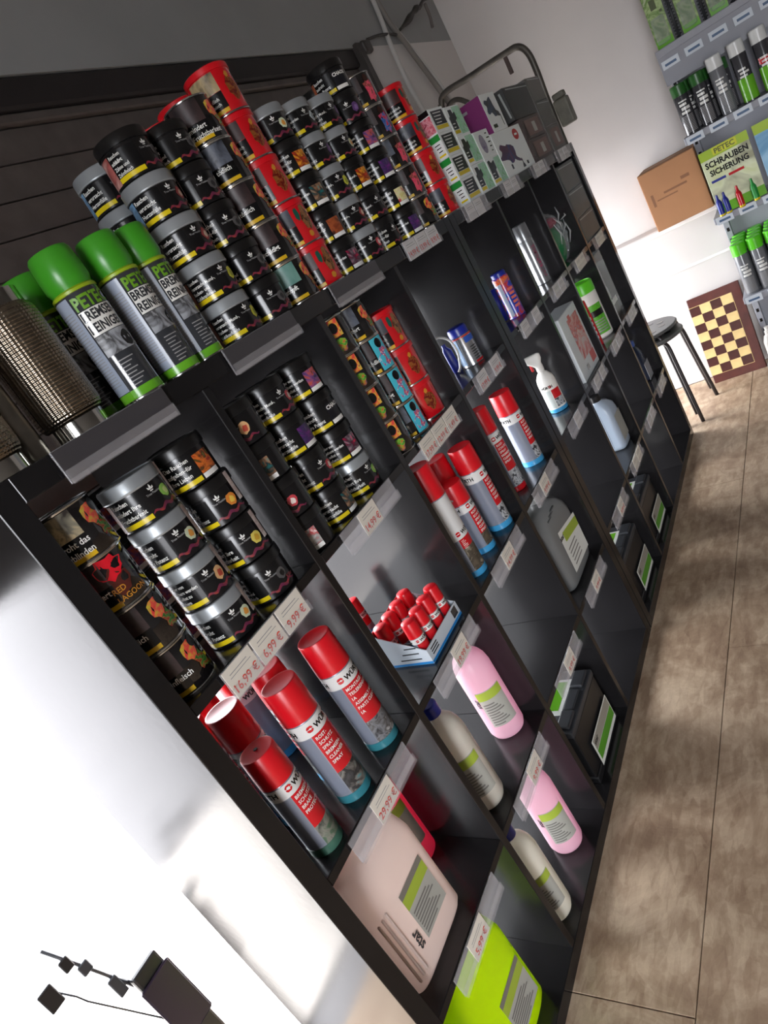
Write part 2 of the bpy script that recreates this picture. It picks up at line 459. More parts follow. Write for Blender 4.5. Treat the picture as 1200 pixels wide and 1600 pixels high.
# end wall with a thicker lower half (ledge)
struct('wall_end', box_me(XE, XE + 0.15, YF - 0.1, YB + 0.1, 0, ZC), WALL, 'white end wall behind the grey rack')
struct('wall_end_lower', box_me(XE - 0.14, XE - 0.0005, YF, YB, 0, LEDGEZ, 0.004, 1), WALL, 'thicker white lower half of the end wall with ledge')
struct('trim_1', box_me(XE - 0.148, XE - 0.139, -0.9, YB, LEDGEZ - 0.03, LEDGEZ - 0.006, 0.003, 1), TRIMW, 'thin white strip under the wall ledge')
struct('trim_2', box_me(XE - 0.146, XE - 0.139, -0.34, YB, 0.622, 0.636, 0.002, 1), TRIMW, 'thin white cable strip on the lower end wall')
struct('wall_front', box_me(XW0 - 0.1, XE + 0.1, YF - 0.1, YF, 0, ZC), M('darkened_room_wall', (96, 92, 88), 0.8), 'darkened wall behind the photographer')  # unseen room walls are darkened to cut bounced light
# entrance wall with tall door opening
struct('wall_left', box_me(XW0 - 0.1, XW0, YF, -2.0, 0, ZC), M('darkened_room_wall', (96, 92, 88), 0.8), 'darkened entrance wall beside the door opening')
struct('wall_left_b', box_me(XW0 - 0.1, XW0, -1.0, YB, 0, ZC), M('darkened_room_wall', (96, 92, 88), 0.8), 'darkened entrance wall between door opening and shutter')
struct('wall_left_c', box_me(XW0 - 0.1, XW0, -2.0, -1.0, 2.28, ZC), M('darkened_room_wall', (96, 92, 88), 0.8), 'darkened entrance wall above the door opening')
# outside ground; pale strip added to brighten the shelf-side reflection
struct('ground', box_me(-14, 14, -14, 16, -0.3, -0.14), CONC, 'grey yard ground outside the opening')
struct('ground_near_strip', box_me(-6, 6, 0.8, 1.9, -0.139, -0.13, 0.003, 1), M('pale_reflection_strip', (196, 189, 181), 0.9, var=0.1, vscale=6), 'added pale ground strip that brightens the shelf side reflection')
# roller shutter: box, guide frame, single slats
rs = thing('roller_shutter', 'dark brown half-lowered roller shutter behind the shelf', 'shutter', (0, 0, 0))
link('shutter_box', box_me(OX0, OX1 - 0.04, YB + 0.005, YB + 0.14, 2.149, OZ1, 0.006, 1), SHUTD, rs)
link('shutter_ledge', box_me(OX0, OX1 - 0.04, YB + 0.02, YB + 0.12, 2.125, 2.148, 0.004, 1), SHUT, rs)
for k in range(11):
    z1 = 2.123 - k * 0.0765
    link('slat', cached(('slat', 0), lambda: box_me(OX0, OX1 - 0.04, -0.008, 0.008, -0.0745, 0, 0.0035, 2)), SHUT, rs, loc=(0, YB + 0.045, z1))
link('light_stop_sheet', box_me(OX0, OX1 - 0.04, YB + 0.056, YB + 0.062, 1.285, 2.15), SHUTD, rs)  # added dark sheet, keeps sky light out of the slat gaps
link('guide_rail', box_me(OX1 - 0.045, OX1 + 0.005, YB - 0.02, YB + 0.1, 0.0, OZ1 + 0.01, 0.004, 1), FRAMEM, rs)
link('guide_rail', box_me(OX0 - 0.01, OX0 + 0.04, YB - 0.02, YB + 0.1, 0.0, OZ1 + 0.01, 0.004, 1), FRAMEM, rs)
link('rail_bracket', box_me(OX1, OX1 + 0.075, YB - 0.03, YB + 0.0, 2.185, 2.235, 0.012, 2), FRAMEM, rs)

# pipes and cables in the corner
def cable(name, label, pts, rad, mat, n=6):
    return tag(link(name, tube_me(curve_pts(pts, n), rad, 8), mat), label, 'cable')
tag(link('wall_conduit', tube_me(curve_pts([(2.98, 0.535, 2.80), (2.98, 0.535, 2.40), (2.945, 0.535, 2.22), (2.93, 0.535, 2.05), (2.96, 0.535, 1.85), (2.97, 0.535, 1.5)], 6), 0.011, 8), CABLE), 'white painted conduit down the wall beside the shutter frame', 'pipe')
tag(link('wall_conduit', tube_me(curve_pts([(3.0, 0.53, 2.78), (3.01, 0.53, 2.36), (3.10, 0.53, 2.2), (3.22, 0.53, 2.0), (3.32, 0.53, 1.8), (3.36, 0.53, 1.5)], 6), 0.013, 8), M('grey_conduit', (120, 116, 112), 0.6)), 'thick grey conduit slanting toward the tubular frame', 'pipe')
cable('wall_cable', 'thin pale cable running beside the thick grey conduit', [(3.02, 0.54, 2.36), (3.16, 0.54, 2.2), (3.31, 0.54, 2.0), (3.40, 0.54, 1.8), (3.43, 0.54, 1.6)], 0.007, CABLE)
cable('wall_cable', 'black twisted cable end sticking out near the ceiling', [(3.10, 0.53, 2.27), (3.2, 0.52, 2.30), (3.32, 0.5, 2.345), (3.37, 0.5, 2.35), (3.46, 0.5, 2.385), (3.6, 0.5, 2.40), (3.68, 0.5, 2.40)], [0.006, 0.006, 0.007, 0.008, 0.01, 0.012, 0.014, 0.016, 0.016, 0.012, 0.010, 0.014, 0.016, 0.014, 0.012, 0.010, 0.010, 0.009, 0.009, 0.009, 0.009, 0.008, 0.008, 0.007, 0.007, 0.006, 0.006, 0.006, 0.005, 0.005, 0.005, 0.005, 0.005, 0.004, 0.004, 0.004, 0.003], CABLED)
cable('wall_cable', 'short dark cable stub hanging under the black cable end', [(3.46, 0.5, 2.37), (3.45, 0.5, 2.31), (3.42, 0.5, 2.26)], 0.008, M('grey_stub', (110, 104, 100), 0.6))
cable('wall_cable', 'dark horizontal cable between shutter frame and white conduit', [(2.74, 0.535, 2.24), (2.84, 0.53, 2.25), (2.95, 0.53, 2.255), (3.04, 0.53, 2.25)], 0.006, CABLED)

# ================================================================== SHELF UNITS
def shelf_unit(x0, label):
    u = thing('cube_shelf', label, 'shelf', (x0, 0, 0), group='black cube shelves side by side')
    bv = 0.0012
    link('side_panel', box_me(0, T_, 0, DEP, 0, H, bv, 1), LAM, u)
    link('side_panel', box_me(W1 - T_, W1, 0, DEP, 0, H, bv, 1), LAM, u)
    link('top_panel', box_me(T_, W1 - T_, 0, DEP, H - T_, H, bv, 1), LAM, u)
    link('bottom_panel', box_me(T_, W1 - T_, 0, DEP, 0, T_, bv, 1), LAM, u)
    for i in range(3):
        link('divider', box_me(CL[i] + O_, CL[i] + O_ + t_, 0.001, DEP, T_, H - T_, bv, 1), LAM, u)
    for i in range(4):
        for rr in (1, 2, 3):
            link('shelf_board', box_me(CL[i], CL[i] + O_, 0.002, DEP, ZB[rr] - t_, ZB[rr], bv, 1), LAM, u)
    return u
shelf_unit(0, 'near half of the long black cube shelf, full of jars and sprays')
shelf_unit(W1 + G_, 'far half of the long black cube shelf, ending beside the stools')

# price rails
def rail(col, z, cards, label, top=False):
    x0 = CL[col - 1] + 0.06
    u = thing('price_rail', label, 'price rail', (x0, 0, z), group='clear price rails on the shelf edges')
    link('holder', cached('rail', lambda: box_me(0, 0.205, -0.0045, -0.0015, -0.046, 0.0, 0.0006, 1)), CLEAR, u)
    link('lip', cached('railip', lambda: box_me(0, 0.205, -0.0095, -0.0072, -0.0475, -0.028, 0.0008, 1)), CLEARLIP, u)
    for cx, txt, cool in cards:
        pm = PAPER2 if cool else PAPER
        cdm = cached(('card', cool), lambda: box_me(0, 0.064, -0.0062, -0.0048, -0.0465, -0.0005, 0.0004, 1))
        o = link('price_card', cdm, pm, u, loc=(cx, 0, 0))
        link('print_line', cached('pline', lambda: flat_me([rect(0.01, 0.05, -0.012, -0.0108), rect(0.008, 0.056, -0.017, -0.016)], 'y', -0.00655)), GT, o)
        if txt:
            link('price', cached(('price', txt), lambda: text_flat([txt], 0.0185, 0.032, -0.0255, -0.0067, 'y', 'c')), ORANGE, o)
    return u
ROWN = {1: 'top', 2: 'second', 3: 'third'}
cards = {(1, 1): [(0.001, '16,99 €', 0), (0.069, '6,99 €', 0), (0.137, '9,99 €', 0)], (2, 1): [(0.062, '14,99 €', 0)], (3, 1): [(0.001, '17,99 €', 0), (0.069, '12,99 €', 0), (0.137, '1,49 €', 0)],
         (4, 1): [(0.02, '17,99 €', 1), (0.125, '9,99 €', 1)], (5, 1): [(0.01, None, 1), (0.13, None, 1)], (6, 1): [(0.04, None, 1), (0.11, None, 1)], (7, 1): [(0.03, None, 0), (0.095, None, 0)], (8, 1): [(0.05, None, 0), (0.115, None, 0)],
         (1, 2): [(0.07, '29,99 €', 0)], (2, 2): [(0.085, '19,99 €', 0)], (3, 2): [(0.07, '14,99 €', 0)], (4, 2): [(0.06, '9,99 €', 0)], (5, 2): [(0.07, None, 1)], (6, 2): [(0.03, None, 1), (0.12, None, 1)], (7, 2): [(0.03, None, 1), (0.1, None, 1)], (8, 2): [(0.05, None, 1), (0.12, None, 1)],
         (1, 3): [(0.06, '5,99 €', 0)], (2, 3): [(0.09, '9,99 €', 0)], (3, 3): [(0.08, '9,99 €', 0)], (4, 3): [(0.07, '9,99 €', 0)], (5, 3): [(0.08, '9,99 €', 0)], (6, 3): [(0.04, None, 0), (0.11, None, 0)], (7, 3): [(0.05, None, 1), (0.12, None, 1)], (8, 3): [(0.05, None, 1), (0.12, None, 1)]}
RL = {(1, 1): 'price rail with 16,99, 6,99 and 9,99 cards under silver-lidded jars', (2, 1): 'clear price rail with 14,99 card under the black jars', (3, 1): 'price rail with three pale cards under the cyan and red tins', (4, 1): 'clear price rail with two cards under the hose tin',
      (5, 1): 'clear price rail with two cards under the red-blue can', (6, 1): 'clear price rail with two cards under the tall silver tube', (7, 1): 'pale price rail under the plastic bag with green cloth', (8, 1): 'pale price rail under the foil-wrapped box stack in the shelf',
      (1, 2): 'clear price rail with 29,99 card above the natural white canister', (2, 2): 'clear price rail with 19,99 card above the upper pink bottle', (3, 2): 'clear price rail under the group of five red-capped sprays', (4, 2): 'clear price rail above the dark grey oil canister',
      (5, 2): 'clear price rail under the white trigger spray bottle', (6, 2): 'pale price rail under the white box with red picture', (7, 2): 'pale price rail under the green-lidded canister', (8, 2): 'pale price rail under the clear blister case',
      (1, 3): 'clear price rail with 5,99 card above the neon yellow canister', (2, 3): 'clear price rail above the lower pink bottle', (3, 3): 'clear price rail above the nearest car battery', (4, 3): 'clear price rail under the dark grey oil canister',
      (5, 3): 'clear price rail above the middle car battery', (6, 3): 'pale price rail under the silver-blue oil bottle', (7, 3): 'pale price rail above the empty bottom compartment with white disc', (8, 3): 'pale price rail under the small dark blue bottle'}
for (c, r), cl in cards.items(): rail(c, ZB[r] + 0.0005, cl, RL[(c, r)])
TOPC = {1: [], 2: [], 3: [], 4: [(0.001, '14,99 €', 1), (0.069, '13,99 €', 1), (0.137, '8,90 €', 1)], 5: [(0.02, None, 1), (0.09, None, 1)], 6: [(0.03, None, 1), (0.1, None, 1)], 7: [(0.03, None, 1), (0.1, None, 1)], 8: [(0.05, None, 1), (0.12, None, 1)]}
TOPL = {1: 'empty plastic price rail below the braided pipes and green sprays', 2: 'empty plastic price rail below the stack beside green sprays', 3: 'empty plastic price rail below the middle jars on top', 4: 'pale card rail with three prices on the top edge',
        5: 'pale card rail on the top edge below white-green cartons', 6: 'pale card rail on the top edge below the white ink-print box', 7: 'pale card rail on the top edge below the brown wrapped boxes', 8: 'last pale card rail at the far top corner'}
SMOKE = M('smoked_rail_plastic', (66, 64, 67), 0.35)
for c, cl in TOPC.items():
    u = rail(c, H + 0.0005, cl, TOPL[c])
    if not cl: link('backing_strip', cached('smk', lambda: box_me(0.0, 0.205, -0.0063, -0.0049, -0.04, -0.001, 0.0004, 1)), SMOKE, u)

# ================================================================== TOBACCO JARS AND CANS
JR, JH = 0.0465, 0.0727
PHOTO = [ART('photo_brown', [(120, 58, 34), (168, 92, 60), (90, 40, 26)], 30), ART('photo_blue', [(60, 76, 96), (120, 160, 196), (40, 44, 58)], 26), ART('photo_pink', [(190, 110, 104), (140, 66, 62), (214, 170, 160)], 26), ART('photo_grey', [(60, 60, 64), (120, 118, 116), (34, 34, 38)], 30)]
PICS = {'teal': ART('pic_teal', [(30, 110, 112), (20, 40, 44), (150, 110, 80), (40, 140, 140)], 46), 'pink': ART('pic_pink', [(180, 24, 70), (60, 16, 40), (120, 110, 116), (220, 60, 110)], 46), 'purple': ART('pic_purple', [(120, 36, 130), (50, 34, 80), (90, 70, 110)], 46),
        'orange': ART('pic_orange', [(200, 60, 20), (120, 24, 16), (230, 150, 40), (90, 110, 30)], 46), 'violet': ART('pic_violet', [(44, 34, 70), (110, 70, 130), (200, 90, 70), (24, 20, 40)], 46), 'red': ART('pic_red', [(150, 30, 24), (210, 110, 40), (60, 16, 14), (120, 120, 40)], 46),
        'white': ART('pic_white', [(200, 198, 194), (150, 146, 144), (190, 60, 66), (226, 224, 220)], 40), 'chaos': M('pic_chaos', (20, 20, 26), 0.4), 'yellow': ART('pic_yellow', [(200, 190, 110), (220, 214, 170), (190, 40, 60)], 40), 'bean': ART('pic_bean', [(110, 44, 22), (160, 80, 40), (50, 18, 10)], 40)}
FRUIT = {'lime': ((150, 205, 90), (210, 230, 150)), 'lemon': ((206, 206, 60), (150, 160, 30)), 'peach': ((214, 170, 120), (180, 70, 50)), 'orange': ((214, 130, 50), (226, 190, 80)), 'fig': ((150, 50, 50), (210, 190, 170)), 'ice': ((190, 200, 204), (120, 130, 136)), 'ring': ((84, 82, 82), (22, 21, 22)), 'flower': ((200, 210, 180), (220, 150, 60)), 'lychee': ((190, 60, 70), (226, 214, 206)), 'banana': ((206, 190, 90), (190, 150, 50)), 'grape': ((90, 60, 110), (130, 100, 150))}
SWIRL = ART('swirl_red_purple', [(150, 34, 30), (84, 28, 66), (160, 60, 40), (46, 26, 66)], 70)
SEAL = ART('tax_seal_paper', [(196, 188, 184), (170, 150, 146), (210, 204, 200)], 60)

def fleur(r, ac, zc, s):
    p = [[(0, s), (0.35 * s, 0.2 * s), (0, -0.5 * s), (-0.35 * s, 0.2 * s)], [(0.25 * s, -0.1 * s), (0.95 * s, 0.35 * s), (0.85 * s, -0.3 * s), (0.15 * s, -0.5 * s)], [(-0.15 * s, -0.5 * s), (-0.85 * s, -0.3 * s), (-0.95 * s, 0.35 * s), (-0.25 * s, -0.1 * s)], [(-0.5 * s, -0.9 * s), (0.5 * s, -0.9 * s), (0.5 * s, -0.65 * s), (-0.5 * s, -0.65 * s)]]
    return poly_me(r, ac, [[(x, z + zc) for x, z in q] for q in p])
def swirl_me(r, a0, a1):
    V = []; F = []; n = 14
    for k in range(n + 1):
        a = R_(a0 + (a1 - a0) * k / n); zc = 0.0105 + 0.0025 * math.sin(k * 1.3) + 0.00018 * k; hw = 0.0028 * (0.4 + 0.6 * math.sin(PI * k / n))
        V += [(r * math.cos(a), r * math.sin(a), zc - hw), (r * math.cos(a), r * math.sin(a), zc + hw)]
    for k in range(n): F.append((2 * k, 2 * k + 2, 2 * k + 3, 2 * k + 1))
    return me_from('swirl', V, F, True)

def jar(x, y, z, lid, warn, deco, delta, label, group, photo=0, seal=False, box=None, h=JH):
    """small tobacco tin: black body, lid, warning panel with lettering, yellow strip, emblem or picture"""
    u = thing('tobacco_jar', label, 'jar', (x, y, z), camaz(x, y) + R_(delta), group)
    r = JR; rb = r - 0.0022
    hl = 0.0215 if lid == 's' else 0.019
    body = link('body', cached('jbody', lambda: lathe_me([(rb - 0.003, 0), (rb, 0.002), (rb, h - 0.02), (rb - 0.001, h - 0.016)], 40)), JB, u)
    if lid == 's':
        link('lid', cached('lid_s', lambda: lathe_me([(rb + 0.0004, h - hl), (r, h - hl + 0.0004), (r + 0.0006, h - hl + 0.0025), (r, h - hl + 0.004), (r, h - 0.004), (r - 0.0015, h - 0.0012), (r - 0.004, h - 0.0004), (r - 0.005, h - 0.002), (0, h - 0.002)], 40)), LIDS, u)
    else:
        link('lid', cached('lid_b', lambda: lathe_me([(rb + 0.0004, h - hl), (r, h - hl + 0.0004), (r, h - 0.004), (r - 0.0015, h - 0.001), (r - 0.004, h - 0.0004), (r - 0.005, h - 0.002), (0, h - 0.002)], 40)), LIDB, u)
    p = link('warning_panel', cached('wpan', lambda: patch_me(rb + 0.0002, -46, 22, 0.0135, 0.049, 8)), BT, u)
    wl = WARN[warn]; sz = 0.0098 if len(wl) == 3 else 0.0078
    link('lettering', cached(('wt', warn), lambda: text_cyl(wl, sz, rb + 0.0006, -43, 0.0475, sx=0.86, lead=1.2)), WT, p)
    y_ = link('yellow_strip', cached('ystrip', lambda: patch_me(rb + 0.0003, -46, 20, 0.005, 0.0125, 8)), YEL, u)
    link('photo_panel', cached('photo', lambda: patch_me(rb + 0.0002, -112, -47, 0.004, 0.049, 8)).copy() if False else cached(('photo', photo), lambda: patch_me(rb + 0.0002, -112, -47, 0.004, 0.049, 8)), PHOTO[photo], u)
    if box:
        pm = link('picture', cached(('pic', box), lambda: patch_me(rb + 0.0004, 24, 66, 0.013, 0.045, 6)), PICS[box], u)
        if box == 'chaos': link('lettering', cached('chaos_t', lambda: text_cyl(['CHAOS'], 0.011, rb + 0.0008, 26, 0.042)), WT, pm)
        link('barcode_strip', cached('barc', lambda: patch_me(rb + 0.0004, 24, 66, 0.0045, 0.0125, 6)), WT, u)
    else:
        e = link('emblem', cached('fleur', lambda: fleur(rb + 0.0005, 44, 0.044, 0.0055)), WT, u)
        link('lettering', cached('tp', lambda: text_cyl(['True Passion'], 0.0046, rb + 0.0005, 44, 0.0378, 'c')), GT, e)
        c1, c2 = FRUIT[deco]
        f = link('flavour_picture', cached(('fr', deco), lambda: blob_me(rb + 0.0005, 70, 0.030, 0.0095, 0.0105, 14, 0.14, len(deco))), M('fruit_' + deco, c1, 0.4), u)
        link('core_print', cached(('fr2', deco), lambda: blob_me(rb + 0.0008, 71, 0.029, 0.0052, 0.006, 10, 0.2, len(deco) + 3)), M('fruit_core_' + deco, c2, 0.4), f)  # inner printed tone of the flavour picture
        link('swirl', cached('swirl', lambda: swirl_me(rb + 0.0004, 22, 96)), SWIRL, u)
        nm = {'lemon': 'Lemon', 'ring': 'Killer', 'ice': 'Ice'}.get(deco)
        if nm: link('flavour_name', cached(('fn', nm), lambda: text_cyl([nm], 0.0085, rb + 0.0006, 76, 0.0215)), M('print_wine', (130, 50, 56), 0.4) if nm == 'Killer' else GT, u)
    if seal:
        link('tax_seal', cached('seal', lambda: patch_me(r + 0.0012, 84, 97, 0.02, h - 0.003, 4)), SEAL, u)
    return u

def filmcan(x, y, z, style, delta, label, group, warn=('stopft',), photo=3, h=0.0795):
    """printed metal can with bright steel rims"""
    u = thing('tobacco_can', label, 'can', (x, y, z), camaz(x, y) + R_(delta), group)
    r = 0.0455
    link('body', cached(('fbody', h), lambda: lathe_me([(r - 0.001, 0.002), (r, 0.0035), (r, h - 0.0035), (r - 0.001, h - 0.002)], 40)), FILMB, u)
    link('rim', cached('frim', lambda: lathe_me([(r - 0.003, 0.0), (r + 0.0006, 0.0), (r + 0.0009, 0.0012), (r + 0.0004, 0.0028), (r - 0.0005, 0.0032)], 40)), STEEL, u)
    link('rim', cached('frim2', lambda: lathe_me([(r - 0.0005, -0.0032), (r + 0.0004, -0.0028), (r + 0.0009, -0.0012), (r + 0.0004, 0.0), (r - 0.003, -0.001), (r - 0.004, -0.004), (0, -0.004)], 40)), STEEL, u, loc=(0, 0, h))
    link('photo_panel', cached(('fph', photo, h), lambda: patch_me(r + 0.0003, -62, 14, 0.037, h - 0.004, 8)), [ART('photo_moss', [(40, 34, 30), (120, 116, 100), (200, 180, 140), (30, 24, 22)], 22), ART('photo_teal', [(70, 120, 112), (110, 150, 140), (60, 96, 92)], 14), ART('photo_slate', [(40, 42, 50), (90, 96, 108), (30, 28, 32)], 20), ART('photo_dark', [(30, 24, 26), (60, 44, 44), (24, 20, 22)], 20)][photo], u)
    p = link('warning_panel', cached('fwp', lambda: patch_me(r + 0.0003, -62, 14, 0.0125, 0.0365, 8)), BT, u)
    link('lettering', cached(('fwt', warn), lambda: text_cyl(list(warn), 0.0125, r + 0.0007, -38, 0.0345, sx=0.9)), WT, p)
    link('yellow_strip', cached('fys', lambda: patch_me(r + 0.0004, -62, 12, 0.005, 0.0118, 8)), M('print_amber', (206, 166, 20), 0.35), u)
    if style == 'melon':
        a = link('fruit_print', cached('fm1', lambda: blob_me(r + 0.0005, 46, h * 0.66, 0.013, 0.018, 14, 0.25, 4)), ART('melon_print', [(220, 60, 60), (230, 90, 70), (200, 190, 60), (210, 40, 70)], 50, 0.2), u)
        link('leaf_print', cached('fm2', lambda: blob_me(r + 0.0007, 56, h * 0.36, 0.012, 0.014, 14, 0.3, 9)), ART('leaf_print', [(30, 70, 36), (70, 140, 50), (170, 60, 40), (20, 24, 22)], 90, 0.2), a)
        link('round_logo', cached('fm3', lambda: blob_me(r + 0.0009, 60, h * 0.76, 0.0085, 0.0095, 18, 0.0, 2)), BT, a)
    elif style == 'ice':
        a = link('fruit_print', cached('fi1', lambda: patch_me(r + 0.0005, 20, 64, 0.04, h - 0.004, 6)), ART('ice_print', [(206, 50, 80), (220, 80, 60), (220, 190, 70), (160, 30, 90)], 34, 0.2), u)
        link('leaf_print', cached('fi2', lambda: blob_me(r + 0.0007, 42, h * 0.3, 0.014, 0.014, 14, 0.3, 6)), ART('ice_leaf_print', [(30, 60, 40), (90, 170, 60), (200, 110, 40), (30, 60, 100)], 100, 0.2), a)
        link('round_logo', cached('fi3', lambda: blob_me(r + 0.0009, 44, h * 0.74, 0.0095, 0.011, 18, 0.0, 2)), BT, a)
        link('lettering', cached('fi4', lambda: text_cyl(['ICE'], 0.012, r + 0.001, 30, h * 0.46)), GREENP, a)
    elif style == 'cyan':
        a = link('fruit_print', cached('fc1', lambda: patch_me(r + 0.0005, 18, 66, 0.004, h - 0.004, 6)), M('cyan_print', (70, 180, 200), 0.2), u)
        link('splash_print', cached('fc2', lambda: blob_me(r + 0.0007, 44, h * 0.36, 0.016, 0.02, 16, 0.25, 5)), ART('splash_print', [(210, 220, 226), (60, 120, 190), (200, 60, 70), (230, 236, 240)], 90, 0.2), a)
        link('round_logo', cached('fc3', lambda: blob_me(r + 0.0009, 42, h * 0.78, 0.0095, 0.011, 18, 0.0, 2)), BT, a)
    elif style == 'pink':
        a = link('fruit_print', cached('fp1', lambda: blob_me(r + 0.0005, 42, h * 0.5, 0.014, 0.03, 16, 0.3, 3)), ART('pink_figure_print', [(200, 40, 80), (226, 90, 110), (120, 70, 50), (190, 60, 130)], 60, 0.2), u)
        link('round_logo', cached('fp3', lambda: blob_me(r + 0.0009, 42, h * 0.8, 0.008, 0.009, 16, 0.1, 2)), M('print_umber', (50, 30, 24), 0.3), a)
    elif style == 'blue':
        a = link('fruit_print', cached('fb1', lambda: blob_me(r + 0.0005, 44, h * 0.5, 0.014, 0.03, 16, 0.3, 3)), ART('blue_figure_print', [(40, 70, 130), (70, 110, 170), (190, 50, 60), (50, 40, 90)], 60, 0.2), u)
        link('round_logo', cached('fp3', lambda: blob_me(r + 0.0009, 42, h * 0.8, 0.008, 0.009, 16, 0.1, 2)), M('print_umber', (50, 30, 24), 0.3), a)
    elif style == 'lagoon':
        a = link('red_cloud_print', cached('fl1', lambda: blob_me(r + 0.0005, 28, h * 0.74, 0.022, 0.017, 18, 0.2, 8)), M('lagoon_red', (214, 24, 40), 0.25), u)
        link('drip_print', cached('fl2', lambda: blob_me(r + 0.0004, 30, h * 0.45, 0.014, 0.02, 14, 0.3, 2)), M('lagoon_brown', (84, 34, 26), 0.3), u)
        link('lettering', cached('fl3', lambda: text_cyl(['RED', 'LAGOON'], 0.0115, r + 0.001, 8, 0.031, sx=0.95)), GOLD, u)
    return u

def redcan(x, y, z, style, delta, label, group, h=0.09, photo=0):
    u = thing('tobacco_can', label, 'can', (x, y, z), camaz(x, y) + R_(delta), group)
    r = 0.047
    link('body', cached(('rbody', h), lambda: lathe_me([(r - 0.002, 0.002), (r - 0.001, 0.004), (r - 0.001, h - 0.008)], 40)), REDCAN, u)
    link('lid', cached(('rlid', h), lambda: lathe_me([(r - 0.001, h - 0.0125), (r + 0.0008, h - 0.012), (r + 0.0008, h - 0.002), (r - 0.001, h - 0.0004), (r - 0.003, h - 0.0004), (r - 0.004, h - 0.0018), (0, h - 0.0018)], 40)), REDCAP, u)
    link('rim', cached('rrim', lambda: lathe_me([(r - 0.003, 0.0), (r, 0.0), (r + 0.0003, 0.0014), (r - 0.0004, 0.0032), (r - 0.001, 0.0034)], 40)), STEEL, u)
    link('photo_panel', cached(('rph', photo, h), lambda: patch_me(r - 0.0006, -66, 6, 0.042, h - 0.014, 8)), [ART('photo_rmoss', [(60, 50, 40), (180, 160, 120), (30, 26, 24)], 16), ART('photo_rslate', [(70, 76, 92), (30, 30, 36), (120, 126, 138)], 16), ART('photo_rdark', [(40, 28, 28), (70, 40, 38), (24, 20, 22)], 20)][photo], u)
    p = link('warning_panel', cached('rwp', lambda: patch_me(r - 0.0006, -66, 6, 0.0125, 0.0415, 8)), BT, u)
    link('lettering', cached('rwt', lambda: text_cyl(['sind tödlich', 'Zahnfleisch'], 0.0085, r - 0.0002, -56, 0.034)), WT, p)
    link('yellow_strip', cached('rys', lambda: patch_me(r - 0.0005, -66, 4, 0.005, 0.012, 8)), M('print_amber', (206, 166, 20), 0.35), u)
    if style == 'figure':
        f = link('figure_print', cached(('rf1', h), lambda: blob_me(r - 0.0004, 44, h * 0.52, 0.012, 0.025, 16, 0.18, 5)), ART('figure_print', [(60, 34, 20), (150, 100, 60), (40, 22, 14), (196, 140, 80)], 60, 0.25), u)
        link('coin_print', cached('rf2', lambda: blob_me(r - 0.0002, 36, 0.016, 0.006, 0.006, 14, 0.1, 5)), GOLD, f)
        link('leaf_print', cached(('rf3', h), lambda: blob_me(r - 0.0003, 22, h * 0.66, 0.006, 0.014, 12, 0.2, 7)), M('dark_teal_print', (20, 80, 66), 0.3), f)
    else:
        f = link('crest_print', cached(('rf4', h), lambda: blob_me(r - 0.0004, 42, h * 0.45, 0.014, 0.022, 16, 0.2, 6)), ART('crest_print', [(70, 16, 14), (110, 30, 20), (150, 90, 40), (60, 14, 12)], 70, 0.25), u)
        link('gold_mark', cached(('rf5', h), lambda: blob_me(r - 0.0002, 40, h * 0.72, 0.0045, 0.006, 10, 0.3, 6)), GOLD, f)
    return u

ORD = ['lowest', 'second from bottom', 'third up', 'fourth up', 'fifth up', 'topmost']
def ordw(i, n): return 'topmost' if i == n - 1 else ORD[i]
def look(d):
    if d[0] == 'j': return ('silver-lidded' if d[1] == 's' else 'all-black') + ' tobacco jar'
    if d[0] == 'r': return 'red tobacco can'
    return 'steel-rimmed printed tobacco can'
def stack(x, y, z, items, phrase, group, hj=JH):
    n = len(items)
    for i, d in enumerate(items):
        lab = '%s, %s, in %s' % (look(d), ordw(i, n), phrase)
        jx = random.uniform(-0.002, 0.002); jy = random.uniform(-0.002, 0.002)
        kw = dict(d[-1]) if isinstance(d[-1], dict) else {}
        if d[0] == 'j':
            jar(x + jx, y + jy, z, d[1], d[2], d[3], d[4], lab, group, **kw); z += JH
        elif d[0] == 'f':
            filmcan(x + jx, y + jy, z, d[1], d[2], lab, group, **kw); z += kw.get('h', 0.0795)
        else:
            redcan(x + jx, y + jy, z, d[1], d[2], lab, group, **kw); z += kw.get('h', 0.09)
G1 = 'tobacco jars piled on the shelf top'
def J(lid, w_, deco, dl, **k): return ('j', lid, w_, deco, dl, k)
stack(0.566, 0.050, H, [J('s', 5, 'lemon', -2, photo=0), J('s', 5, 'lemon', -4, photo=0), J('s', 0, 'fig', -8, photo=3, seal=True), J('s', 0, 'fig', -4, photo=1, seal=True), J('b', 3, 'ring', 2, photo=2)], 'stack beside the green-capped sprays', G1)
stack(0.588, 0.158, H, [J('s', 2, 'lemon', -10), J('s', 2, 'lemon', -10), J('s', 2, 'lemon', -10), J('s', 0, 'fig', -15), J('s', 0, 'fig', -14, photo=1)], 'half-hidden stack behind the green-capped sprays', G1)
stack(0.668, 0.052, H, [J('b', 3, 'ring', -20), J('b', 3, 'ring', -12), J('b', 6, 'ring', -16), J('b', 3, 'ring', -18), J('b', 3, 'ring', -8)], 'all-black stack on the shelf top', G1)
stack(0.772, 0.054, H, [('f', 'melon', 18, {'photo': 1, 'warn': ('stopft',)}), ('f', 'melon', 16, {'photo': 3, 'warn': ('schädigt',)}), ('f', 'melon', 18, {'photo': 3, 'warn': ('tödlich',)}), ('f', 'melon', 20, {'photo': 2, 'warn': ('tödlich',)}), ('f', 'melon', 16, {'photo': 3, 'warn': ('mindert', 'Fruchtbarkeit')})], 'melon-print stack on the shelf top', G1)
